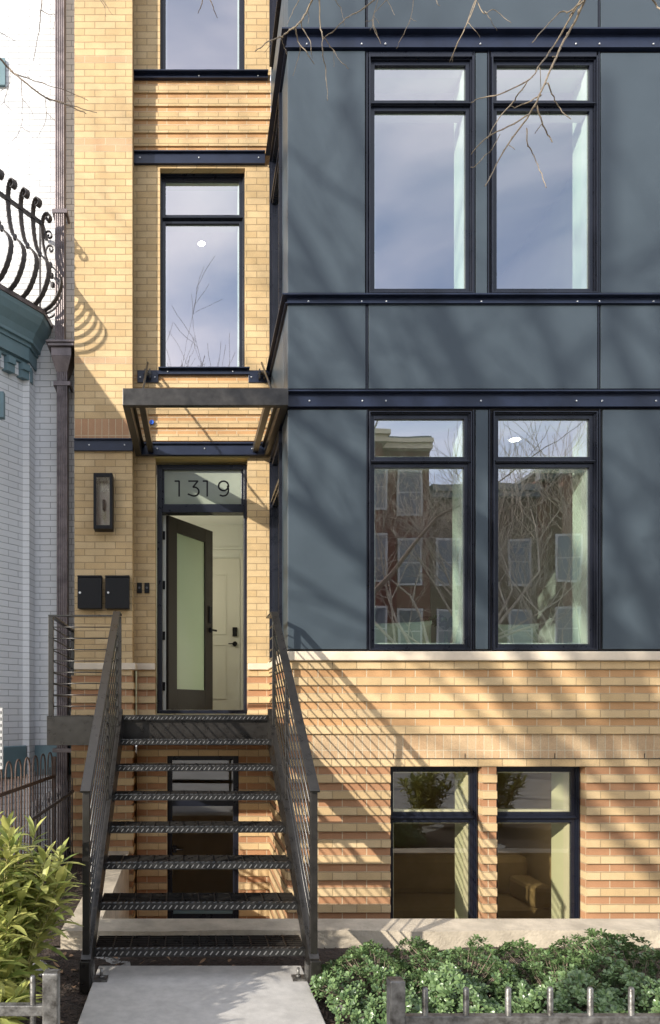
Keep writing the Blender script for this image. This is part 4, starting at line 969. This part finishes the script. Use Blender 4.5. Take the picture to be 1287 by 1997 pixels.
f2 = thing('picket_fence', 'dark low iron picket fence climbing towards the corner of the buff brick pier', 'fence')
A = at(60,1600,-0.55); B = at(143,1543,1.04); A2 = Vector((A.x,A.y,0)); B2 = Vector((B.x,B.y,0)); n = 15
for i in range(n):
    s = (i+0.5)/n; p = A2.lerp(B2, s); zt_ = A.z+(B.z-A.z)*s
    q = MB(); q.tube([p, p+Vector((0,0,zt_+0.12)), p+Vector((0,0,zt_+0.14))], [0.006,0.006,0.001], 6); q.build('picket', M['wrought'], f2)
q = MB(); q.bar(A, B, 0.012, 0.028); q.build('rail', M['wrought'], f2)
q = MB(); q.bar(A-Vector((0,0,A.z-0.15)), B-Vector((0,0,B.z-0.15)), 0.012, 0.028); q.build('rail', M['wrought'], f2)

# ------------------------------------------------------------------ low steel fence in front
YF = -3.7
def low_fence(px_posts, px_pickets, px_rail, ytop, ypk, yrail, label, below=False):
    t = thing('garden_fence', label, 'fence', (0,0,0), 0, 'low steel tree-box fences')
    for p in px_posts:
        q = MB(); x = ax(p,YF); q.box(x-0.0245, x+0.0245, YF-0.0245, YF+0.0245, 0, az(ytop,YF)); q.build('post', M['galv'], t, bevel=0.004)
    for p in px_pickets:
        q = MB(); x = ax(p,YF); z = az(ypk,YF); q.tube([(x,YF,0.06),(x,YF,z-0.006),(x,YF,z)], [0.0095,0.0095,0.006], 10); q.build('picket', M['galv'], t)
    q = MB(); q.box(ax(px_rail[0],YF), ax(px_rail[1],YF), YF-0.016, YF+0.016, az(yrail,YF)-0.034, az(yrail,YF)); q.build('rail', M['galv'], t, bevel=0.003); q = MB(); q.box(ax(px_rail[0],YF), ax(px_rail[1],YF), YF-0.016, YF+0.016, 0.10, 0.134); q.build('rail', M['galv'], t, bevel=0.003)
low_fence((772,), (829,909,991,1073,1151,1231,1311,1391), (787,1460), 1909, 1925, 1979, 'low worn steel fence in front of the shrubs, right of the concrete walk')
low_fence((100,), (64,-17,-98), (-160,86), 1894, 1902, 1958, 'low worn steel fence end with one square post, left of the concrete walk')

# ------------------------------------------------------------------ plants
def leaf(mb, p, d, up, L_, W_, curl=0.25, n=4, m=0, fold=0.12):
    d = d.normalized(); s = d.cross(up); s = s.normalized() if s.length > 1e-5 else d.orthogonal().normalized(); u = s.cross(d)
    b = len(mb.v); q = Vector(p)
    for i in range(n+1):
        t = i/n; w_ = W_*0.5*math.sin(math.pi*min(0.985, (t*0.86+0.07)))**0.8 if i not in (0, n) else W_*0.04
        c = q + d*(L_*t) - u*(curl*L_*t*t)
        mb.v += [tuple(c - s*w_ + u*w_*fold*2), tuple(c), tuple(c + s*w_ + u*w_*fold*2)]
    for i in range(n):
        a = b+i*3
        mb.f += [(a, a+1, a+4, a+3), (a+1, a+2, a+5, a+4)]; mb.m += [m, m]; mb.sm += [True, True]
def obleaf(mb, p, d, up, L_, W_):          # obovate leaf, widest near the tip
    d = d.normalized(); s = d.cross(up); s = s.normalized() if s.length > 1e-5 else d.orthogonal().normalized(); u = s.cross(d); b = len(mb.v)
    for t, w_ in ((0,0.08),(0.45,0.6),(0.8,1.0),(1.0,0.35)):
        c = p + d*(L_*t) + u*(0.18*L_*t - 0.2*L_*t*t)
        mb.v += [tuple(c - s*w_*W_*0.5 + u*w_*W_*0.08), tuple(c), tuple(c + s*w_*W_*0.5 + u*w_*W_*0.08)]
    for i in range(3):
        a = b+i*3; mb.f += [(a, a+1, a+4, a+3), (a+1, a+2, a+5, a+4)]; mb.m += [0,0]; mb.sm += [True,True]
def rvec(r=1.0): 
    while True:
        v = Vector((R.uniform(-1,1),R.uniform(-1,1),R.uniform(-1,1)))
        if 0.05 < v.length < 1: return v.normalized()*r
def laurel(base, h, spread, nst, label, seed, lean=(0,0)):
    R.seed(seed)
    t = thing('laurel_shrub', label, 'shrub', base)
    lv = MB(); st_ = MB()
    for k in range(nst):
        a = R.uniform(0, 6.283); rr = spread*math.sqrt(R.random()); hh = h*R.uniform(0.55, 1.0)*(1-0.25*(rr/spread)**2)
        top = Vector((math.cos(a)*rr+lean[0], math.sin(a)*rr+lean[1], hh)); bs_ = Vector((math.cos(a)*rr*0.35, math.sin(a)*rr*0.35, 0))
        mid = bs_.lerp(top, 0.55) + Vector((0,0,0.08)); P = [bs_, mid, top]
        pts = [tuple(q_) for q_ in pchip([tuple(p) for p in P], 6)]; pts = [Vector(p) for p in pts]
        st_.tube(pts, [0.006-0.004*i/(len(pts)-1) for i in range(len(pts))], 5)
        nl = int(34*hh/h)+10; ph = R.uniform(0,6.28)
        for i in range(nl):
            s = 0.16+0.84*i/(nl-1); f_ = s*(len(pts)-1); j = min(int(f_), len(pts)-2); p = pts[j].lerp(pts[j+1], f_-j)
            ph += 2.4; el = R.uniform(0.15, 0.85) + (0.5 if s > 0.93 else 0)
            d = Vector((math.cos(ph)*math.cos(el), math.sin(ph)*math.cos(el), math.sin(el)))
            leaf(lv, p, d, Vector((0,0,1)), R.uniform(0.10,0.155)*(1.0 if s<0.95 else 0.8), R.uniform(0.028,0.040), R.uniform(0.1,0.55))
    st_.build('stem', M['stem'], t); lv.build('foliage', M['laurel'], t)
laurel((-1.00,-2.60,0), 1.10, 0.40, 74, 'bushy yellow-green laurel left of the stairs, the one nearest the walk', 11, (0.02,0))
laurel((-1.50,-2.25,0), 1.14, 0.40, 50, 'bushy yellow-green laurel at the left edge behind the one by the walk', 12)
laurel((-0.93,-3.10,0), 0.62, 0.27, 34, 'low laurel at the left edge just behind the square fence post', 13)
def box_shrub(cx, cy, rx, ry, h, label, seed, nros):
    R.seed(seed)
    t = thing('low_shrub', label, 'shrub', (cx,cy,0), 0, 'low rounded-leaf shrubs behind the fence')
    lv = MB(); st_ = MB()
    for k in range(nros):
        a = R.uniform(0,6.283); e = R.random()**0.5; x, y = math.cos(a)*rx*e, math.sin(a)*ry*e
        lump = 0.75+0.25*math.sin((x+cx)*9+1.3*seed)*math.sin((y+cy)*8+seed) + 0.12*math.sin((x+cx)*21)
        top = h*lump*(1-0.55*e**3.5); z = top*(1-0.75*R.random()**2.2)
        p = Vector((x, y, max(0.03, z))); nrm = Vector((x/rx*0.9, y/ry*0.9, 0.9)) + rvec(0.55); nrm.normalize()
        if k % 3 == 0: st_.tube([(x*0.5,y*0.5,0), tuple(p*0.6+Vector((0,0,0))), tuple(p)], [0.004,0.003,0.0015], 4, cap=False)
        nl = R.randint(7,10); ph = R.uniform(0,6.28); o1 = nrm.orthogonal().normalized(); o2 = nrm.cross(o1); sz = R.uniform(0.75,1.2)
        for i in range(nl):
            ph += 2.4; el = 0.15+0.75*i/nl
            d = (o1*math.cos(ph)+o2*math.sin(ph))*math.cos(el) + nrm*math.sin(el)
            obleaf(lv, p - nrm*0.012*(1-i/nl), d, nrm, 0.032*sz*(1-0.35*i/nl), 0.0145*sz)
    st_.build('stem', M['bark'], t); lv.build('foliage', M['pitto'], t)
laurel((3.9,-3.2,0), 1.15, 0.5, 60, 'leafy laurel outside the right edge, mirrored in the farther basement window', 14)
laurel((3.15,-3.5,0), 0.85, 0.35, 34, 'leafy laurel outside the right edge, mirrored in the nearer basement window', 15)
box_shrub(0.98,-2.28,0.34,0.55,0.25,'leftmost low green shrub, spilling towards the concrete walk',21,820)
box_shrub(1.42,-2.22,0.36,0.58,0.30,'low green shrub second from the walk, below the nearer basement window',22,920)
box_shrub(1.88,-2.36,0.36,0.60,0.30,'low green shrub third from the walk, with bare soil behind it',23,940)
box_shrub(2.32,-2.30,0.40,0.66,0.35,'tallest low shrub at the right edge of the view',24,1100)
box_shrub(1.28,-3.05,0.38,0.34,0.27,'low green shrub close behind the fence post',25,620)
box_shrub(1.85,-3.05,0.42,0.34,0.28,'low green shrub close behind the right-hand fence pickets',26,660)
# mulch chips and dry leaves
R.seed(5); mc = MB(); dl = MB()
def flake(mb, x, y, z, a, l_, w_):
    dx_, dy_ = math.cos(a), math.sin(a); t1, t2 = R.uniform(-0.4,0.4), R.uniform(-0.5,0.5)
    mb.face([(x-dx_*l_-dy_*w_, y-dy_*l_+dx_*w_, z-t1*l_), (x+dx_*l_-dy_*w_, y+dy_*l_+dx_*w_, z+t1*l_+t2*w_), (x+dx_*l_+dy_*w_, y+dy_*l_-dx_*w_, z+t1*l_), (x-dx_*l_+dy_*w_, y-dy_*l_-dx_*w_, z-t1*l_-t2*w_)])
for k in range(9000):
    x, y = R.uniform(-1.9, 2.9), R.uniform(-3.9,-1.30)
    if -0.57 < x < 0.655 and y < -1.74: continue
    flake(mc, x, y, bed_h(x,y)+R.uniform(0.003,0.015), R.uniform(0,3.14), R.uniform(0.006,0.020), R.uniform(0.002,0.006))
for k in range(1400):
    x, y = R.uniform(-1.8,-0.86), R.uniform(-1.25,1.0); flake(mc, x, y, 0.02+0.10*(y+1.28)/2.63+R.uniform(0.0,0.01), R.uniform(0,3.14), R.uniform(0.006,0.018), R.uniform(0.003,0.006))
tag(mc.build('mulch', M['chip']), 'dark shredded bark mulch on the planting bed', 'mulch', kind='stuff')
for k in range(70):
    x, y = R.uniform(-1.0, 1.0), R.uniform(-2.6,-1.32)
    if -0.57 < x < 0.655 and y < -1.76: continue
    leaf(dl, Vector((x,y,bed_h(x,y)+0.012)), Vector((R.uniform(-1,1),R.uniform(-1,1),0.15)), Vector((R.uniform(-.4,.4),R.uniform(-.4,.4),1)), R.uniform(0.03,0.06), R.uniform(0.015,0.03), R.uniform(-0.6,0.6))
tag(dl.build('fallen_leaves', M['dry']), 'curled brown fallen leaves on the mulch under the bottom step', 'leaf litter', kind='stuff')

# ------------------------------------------------------------------ trees
def grow(mb, p, d, ln_, r, lvl, maxl, spread=0.6, upb=0.18, nseg=4, rmin=0.006, kids=(3,5)):
    pts = [p]; rad = [r]; q = Vector(p); dd = Vector(d)
    for i in range(nseg):
        dd = (dd + rvec(0.16) + Vector((0,0,upb*0.25))).normalized(); q = q + dd*(ln_/nseg); pts.append(q); rad.append(max(rmin, r*(1-0.62*(i+1)/nseg)))
    mb.tube(pts, rad, 7 if lvl == 0 else (5 if lvl < 3 else 3), cap=False)
    if lvl >= maxl: return
    n = R.randint(*kids)
    for k in range(n):
        s = R.uniform(0.3 if lvl else 0.35, 1.0) if k < n-1 else 1.0
        f_ = s*nseg; j = min(int(f_), nseg-1); pp = pts[j].lerp(pts[j+1], f_-j); base = (pts[j+1]-pts[j]).normalized()
        o = rvec(); o = (o - base*o.dot(base)).normalized()
        nd = (base*(1-spread*0.45) + o*spread*R.uniform(0.6,1.1) + Vector((0,0,upb))).normalized()
        grow(mb, pp, nd, ln_*R.uniform(0.5,0.78), max(rmin, rad[j]*R.uniform(0.5,0.72)), lvl+1, maxl, spread, upb, nseg, rmin, kids)
def tree(loc, h, r, seed, label, m, maxl=5, trunk=0.28, spread=0.7, kids=(3,5), limbs=5, group=None):
    R.seed(seed); t = thing('street_tree', label, 'tree', loc, 0, group)
    tk = MB(); th_ = h*trunk; pts = [Vector((0,0,-0.1)), Vector((0.03*h*0.1,0,th_*0.5)), Vector((0,0.02,th_))]
    tk.tube(pts, [r*1.25, r, r*0.82], 10); tk.build('trunk', m, t)
    cr = MB()
    for k in range(limbs):
        a = 6.283*k/limbs + R.uniform(-0.4,0.4); el = R.uniform(0.7,1.25)
        d = Vector((math.cos(a)*math.cos(el), math.sin(a)*math.cos(el), math.sin(el)))
        grow(cr, pts[-1]-Vector((0,0,R.uniform(0,0.25*th_))), d, h*R.uniform(0.36,0.46), r*0.55, 1, maxl, spread, kids=kids)
    cr.build('crown', m, t); return t
# the street tree up-sun whose bare crown throws the soft shadows on the bay, with one limb reaching into view
GRP = 'bare street trees'
def shade_pt(px, py, Y):        # the point at depth Y whose shadow falls on that spot of the bay face
    return Vector((ax(px,0)+1.148*Y, Y, az(py,0)-0.574*Y))
def limbed_tree(loc, zt, r, seed, label, limbs):
    R.seed(seed); t = thing('street_tree', label, 'tree', loc, 0, GRP); L0 = Vector(loc)
    tk = MB(); tk.tube([(0,0,-0.1),(0.03,0.02,zt*0.5),(0,0,zt)], [r*1.3, r, r*0.85], 12); tk.build('trunk', M['bark'], t)
    cr = MB()
    for (px, py, Y, rr) in limbs:
        e = shade_pt(px, py, Y) - L0; s0 = Vector((0,0,zt-R.uniform(0,0.5))); m1 = s0.lerp(e, 0.35)+rvec(0.25)+Vector((0,0,0.15)); m2 = s0.lerp(e, 0.7)+rvec(0.22)
        P = [Vector(p) for p in pchip([tuple(s0), tuple(m1), tuple(m2), tuple(e)], 5)]
        n_ = len(P)-1; rad = [rr*1.2*(1-0.5*i/n_) for i in range(n_+1)]
        for i in range(1, n_): P[i] = P[i] + rvec(0.03)
        cr.tube(P, rad, 7, cap=False)
        for k in range(4):
            f_ = R.uniform(0.22, 1.0)*n_; j = min(int(f_), n_-1); pp = P[j].lerp(P[j+1], f_-j); base = (P[j+1]-P[j]).normalized()
            o = rvec(); o = (o-base*o.dot(base)).normalized(); nd = (base*0.75+o*0.6+Vector((0,0,0.15))).normalized()
            grow(cr, pp, nd, R.uniform(1.2, 2.4), rad[j]*R.uniform(0.45,0.7), 2, 4, 0.65, 0.12, 4, 0.006, (2,4))
    cr.build('crown', M['bark'], t); return t
TL = limbed_tree((-5.2,-8.8,0), 4.6, 0.19, 31, 'bare street tree whose thin twigs enter at upper left against the white wall',
    [(520,760,-6.2,0.085),(540,380,-7.0,0.075),(660,200,-8.0,0.07),(830,520,-7.5,0.07),(560,960,-6.0,0.07),(1000,500,-9.0,0.075),(1180,150,-9.5,0.07),(1290,560,-9.5,0.07),(700,1120,-7.0,0.055),(1060,1000,-7.6,0.055),(420,700,-7.0,0.055)])
TR = tree((3.0,-8.7,0), 7.0, 0.14, 32, 'bare street tree whose pale twigs hang over the top of the metal bay', M['bark'], 3, 0.5, 0.6, (2,3), 3, GRP)
def twig(mb, pxs, Y, r0, r1, knob=True):
    n = len(pxs); P = []
    for i, (x, y) in enumerate(pxs): P.append(tuple(at(x, y, Y + 0.05*math.sin(i*1.7+x*0.01))))
    P = pchip(P, 4); P = [Vector(p) for p in P]; m_ = len(P)
    for i in range(1, m_-1): P[i] = P[i] + rvec(0.0022)
    rad = [r0+(r1-r0)*i/(m_-1) for i in range(m_)]
    mb.tube(P, rad, 6)
    if knob:
        for i in range(1, m_, 2):
            if R.random() < 0.75: mb.sphere(P[i]+rvec(rad[i]*0.6), rad[i]*1.25, 5, 4, sc=(1,1,1.3))
YT = -2.9
R.seed(77)
tw = MB()
K = 0.0022
RT = [
 ([(614,-14),(599,20),(587,40),(576,52),(560,63),(548,72),(534,76),(512,89),(497,101)], 4.0, 1.4),
 ([(587,40),(589,54),(603,77),(607,101),(609,113)], 2.0, 0.8), ([(576,52),(581,79),(586,89),(597,101),(613,125)], 2.6, 1.0),
 ([(586,89),(582,113),(571,148)], 1.5, 0.8), ([(622,-14),(624,48),(628,69),(629,101),(634,129),(637,162),(639,196)], 2.6, 1.1),
 ([(629,70),(650,99),(666,121),(680,134)], 1.7, 0.8), ([(650,99),(651,131)], 1.0, 0.6),
 ([(742,-8),(702,20),(674,36),(654,57),(631,75)], 2.8, 1.0), ([(645,-10),(664,15),(668,32),(672,50)], 1.5, 0.7),
 ([(740,-10),(728,36),(730,52),(742,85)], 1.8, 0.9), ([(728,38),(712,43)], 1.1, 0.6), ([(729,48),(721,60)], 1.0, 0.6), ([(730,33),(739,46)],1.0,0.6),
 ([(588,-10),(573,18),(560,48)], 1.6, 0.8), ([(548,72),(553,88),(560,107)], 1.3, 0.6), ([(600,20),(602,34),(601,46)],1.1,0.6), ([(530,80),(520,98),(515,103)],1.1,0.6),
 ([(760,-6),(726,36),(743,86)], 1.4, 0.7), ([(806,-10),(801,36),(787,66),(773,95)], 1.6, 0.7), ([(752,-6),(762,14),(770,30)], 1.3, 0.6), ([(800,36),(812,42)],1.0,0.6),
 ([(934,-10),(912,44),(893,83),(876,122)], 2.4, 0.9), ([(930,-6),(904,60),(887,98),(881,122)], 1.8, 0.8), ([(931,4),(945,26),(961,18),(980,32),(997,45)], 1.7, 0.8), ([(945,22),(957,38),(969,60)],1.2,0.7),
 ([(912,44),(928,60),(936,74)],1.2,0.6), ([(846,-8),(853,6),(858,12)],1.4,0.7),
 ([(1146,-16),(1125,36),(1101,77),(1068,149),(1047,197),(1027,232),(991,280),(961,334),(946,363)], 5.2, 2.2),
 ([(1140,-12),(1107,42),(1080,89),(1050,131),(1032,155),(973,185),(940,190),(919,200)], 4.0, 1.4),
 ([(1032,223),(991,247),(949,268),(919,301)], 3.0, 1.6), ([(1027,250),(1029,280),(1038,298),(1052,330),(1065,366)], 2.4, 1.5),
 ([(1047,205),(1056,238),(1068,262),(1077,277)], 3.0, 2.0), ([(1058,238),(1049,252),(1044,260)], 1.6, 1.2), ([(1068,161),(1080,190),(1092,212),(1113,232)], 2.6, 1.4),
 ([(1032,155),(1013,180),(1000,200),(973,229),(951,270)], 2.8, 1.6), ([(1056,185),(1036,196),(1003,211)], 2.8, 1.6), ([(1003,211),(996,205)],1.4,1.0),
 ([(1137,2),(1112,22),(1092,24),(1064,52),(1038,83)], 3.0, 1.6), ([(1125,10),(1110,32)],2.6,2.0), ([(1078,110),(1086,112)],1.6,1.0), ([(1052,132),(1055,160),(1054,175)],1.5,1.0),
 ([(1270,-10),(1279,10),(1293,22)], 3.6, 2.4), ([(991,280),(1004,292)],1.5,1.0), ([(949,300),(929,322),(918,326)],1.8,1.0), ([(975,262),(960,290),(950,300)],1.6,1.0)]
for pxs, a, b in RT:
    tw = MB(); twig(tw, pxs, YT, a*K*0.5, b*K*0.5); link_local(tw.build('twig', M['twig']), TR)
# the limbs above the frame that carry them
hub = TR.location + Vector((0,0,3.45))
limb = MB()
def limbto(target, r0, r1, sag=0.5):
    P = [hub, hub.lerp(target, 0.35)+Vector((0,0,sag*1.3)), hub.lerp(target, 0.7)+Vector((0,0,sag)), target]
    P = pchip([tuple(p) for p in P], 6); limb.tube(P, [r0+(r1-r0)*i/(len(P)-1) for i in range(len(P))], 8)
t0 = at(1146,-16,YT)+Vector((0.25,0,0.35)); limbto(t0, 0.045, 0.011)
for px, r_ in ((1146,0.0075),(1140,0.006),(1137,0.005),(1270,0.006)): limb.tube([tuple(t0), tuple(at(px,-14,YT))], [0.012, r_], 6)
t1 = at(820,-170,YT); limb.tube(pchip([tuple(t0), tuple((t0+t1)/2+Vector((0,0,0.22))), tuple(t1)], 5), [0.012-0.0003*i for i in range(11)], 6)
for px, py in ((614,-14),(622,-14),(742,-8),(645,-10),(740,-10),(588,-10),(806,-10),(934,-10),(930,-6),(760,-6),(752,-6),(846,-8)):
    limb.tube([tuple(t1), tuple((t1+at(px,py,YT))/2+Vector((0,0,0.06))), tuple(at(px,py,YT))], [0.008,0.005,0.0032], 5)
o = limb.build('limb', M['bark']); link_local(o, TR)
limb = MB()
LT = [([(-10,104),(20,136),(39,152),(83,187),(109,198),(139,208),(168,222)], 4.2, 1.3), ([(20,139),(57,154),(91,165),(131,178),(172,196)], 2.2, 0.9),
 ([(91,190),(122,200),(150,209),(189,220)], 2.2, 1.0), ([(20,142),(17,165),(-3,180)], 1.5, 0.8), ([(17,168),(9,200),(26,218)], 1.3, 0.8), ([(41,154),(43,191),(41,248),(22,278)], 1.6, 0.8),
 ([(41,248),(56,258),(65,270)],1.2,0.6), ([(89,191),(89,235),(72,268)], 1.5, 0.7), ([(89,218),(109,238)],1.2,0.6), ([(83,-8),(80,20),(76,60),(65,119)], 2.4, 1.2), ([(-6,59),(12,70),(30,80)], 1.4, 0.8),
 ([(187,-8),(202,9),(207,33)], 1.4, 0.7), ([(198,-6),(210,16),(220,29)], 1.2, 0.6), ([(397,-8),(392,12),(386,26)], 2.4, 1.2), ([(407,-8),(418,20),(424,35)], 2.2, 1.0), ([(80,20),(96,28),(108,30),(104,60)],1.4,0.7),
 ([(57,154),(48,140),(50,150)],1.0,0.6),([(9,200),(-2,206)],1.0,0.6),([(43,191),(60,214),(68,232)],1.2,0.6),([(131,190),(142,212),(141,232)],1.1,0.6)]
for pxs, a, b in LT:
    tw = MB(); twig(tw, pxs, YT+0.5, a*K*0.55, b*K*0.55); link_local(tw.build('twig', M['bark']), TL)
hubL = TL.location + Vector((0,0,4.6)); tL = at(-60,70,YT+0.5)
P = pchip([tuple(hubL), tuple(hubL.lerp(tL,0.4)+Vector((0,0,0.9))), tuple(hubL.lerp(tL,0.8)+Vector((0,0,0.5))), tuple(tL)], 6); limb.tube(P, [0.07-0.062*i/(len(P)-1) for i in range(len(P))], 8)
for px, py in ((-10,104),(-6,59)): limb.tube([tuple(tL), tuple(at(px,py,YT+0.5))], [0.008,0.004], 5)
t2 = at(150,-150,YT+0.5); limb.tube([tuple(tL), tuple((tL+t2)/2+Vector((0,0,0.1))), tuple(t2)], [0.009,0.007,0.006], 6)
for px in (83,187,198,397,407): limb.tube([tuple(t2), tuple(at(px,-8,YT+0.5))], [0.006,0.003], 5)
o = limb.build('limb', M['bark']); link_local(o, TL)

# trees across the street, seen mirrored in the windows
tree((8.2,-17.5,0), 10.5, 0.16, 41, 'bare tree mirrored in the lower left bay window', M['barkp'], 5, 0.22, 0.8, (3,4), 7, GRP)
tree((12.2,-17.0,0), 9.5, 0.10, 42, 'bare many-stemmed tree mirrored in the lower right bay window', M['barkp'], 5, 0.12, 0.6, (3,4), 7, GRP)
tree((-0.6,-20.5,0), 12.3, 0.2, 43, 'tall bare tree mirrored in the hall window, by its middle', M['bark'], 5, 0.3, 0.7, (4,5), 6, GRP)
tree((-2.6,-21.0,0), 12.6, 0.22, 44, 'tall bare tree mirrored in the hall window, towards its left edge', M['bark'], 5, 0.3, 0.7, (4,5), 6, GRP)

# houses across the street
def far_house(x0, x1, h, m, label, bay=False, cor='cream'):
    y = -26.0; t = thing('terrace_house', label, 'house', ((x0+x1)/2, y, 0), 0, 'brick houses across the street')
    ox = (x0+x1)/2; X0, X1 = x0-ox, x1-ox
    q = MB(); q.box(X0, X1, -9, 0, -0.1, h-0.5)
    if bay: q.hexa([(X0+0.4,0,0),(X1-1.6,0,0),(X1-1.6,0.01,0),(X0+0.4,0.01,0),(X0+0.4,0,h-0.5),(X1-1.6,0,h-0.5),(X1-1.6,0.01,h-0.5),(X0+0.4,0.01,h-0.5)]); q.box(X0+0.6, X0+3.0, 0.01, 0.9, 0, h-0.5)
    q.build('wall', m, t)
    q = MB(); q.box(X0-0.02, X1+0.02, -0.1, 0.35, h-0.6, h-0.35); q.box(X0-0.02, X1+0.02, -0.1, 0.5, h-0.35, h-0.15)
    if bay: q.box(X0+0.45, X0+3.15, 0.3, 1.2, h-0.6, h-0.3); q.box(X0+0.35, X0+3.25, 0.3, 1.4, h-0.3, h-0.1)
    q.build('cornice', M[cor], t)
    q = MB(); q.box(X0, X1, -9, 0.3, h-0.15, h); q.build('roof', M['slate'], t)
    yy = 0.92 if bay else 0.02
    for fl in range(4):
        z0 = 1.0 + fl*3.1
        if z0+2.0 > h-0.8: break
        for k in range(3):
            xc = X0 + (X1-X0)*(k+0.5)/3; yw = 0.9 if (bay and xc < X0+3.0 and xc > X0+0.6) else 0.0
            q = MB(); q.box(xc-0.55, xc+0.55, yw+0.002, yw+0.06, z0-0.08, z0+1.98); w_ = q.build('window', M['sash'], t)
            q = MB(); q.box(xc-0.45, xc+0.45, yw+0.061, yw+0.07, z0+0.02, z0+0.94); q.box(xc-0.45, xc+0.45, yw+0.061, yw+0.07, z0+1.0, z0+1.88); q.build('pane', M['dglass'], w_)
far_house(5.2, 10.6, 13.7, M['houser'], 'tall red brick house with a pale cornice mirrored in the lower left bay window', True)
far_house(10.62, 15.4, 11.6, M['houseb'], 'dark brown brick house with a slate roof mirrored in the lower right bay window', False, 'slate')
far_house(15.42, 20.5, 12.4, M['houser'], 'red brick house mirrored at the right edge of the lower right bay window', True, 'slate')
far_house(0.2, 5.18, 11.8, M['houseb'], 'brown brick house across the street opposite the concrete walk', False)
far_house(-5.0, 0.18, 12.2, M['houser'], 'red brick house across the street opposite the white house', True)
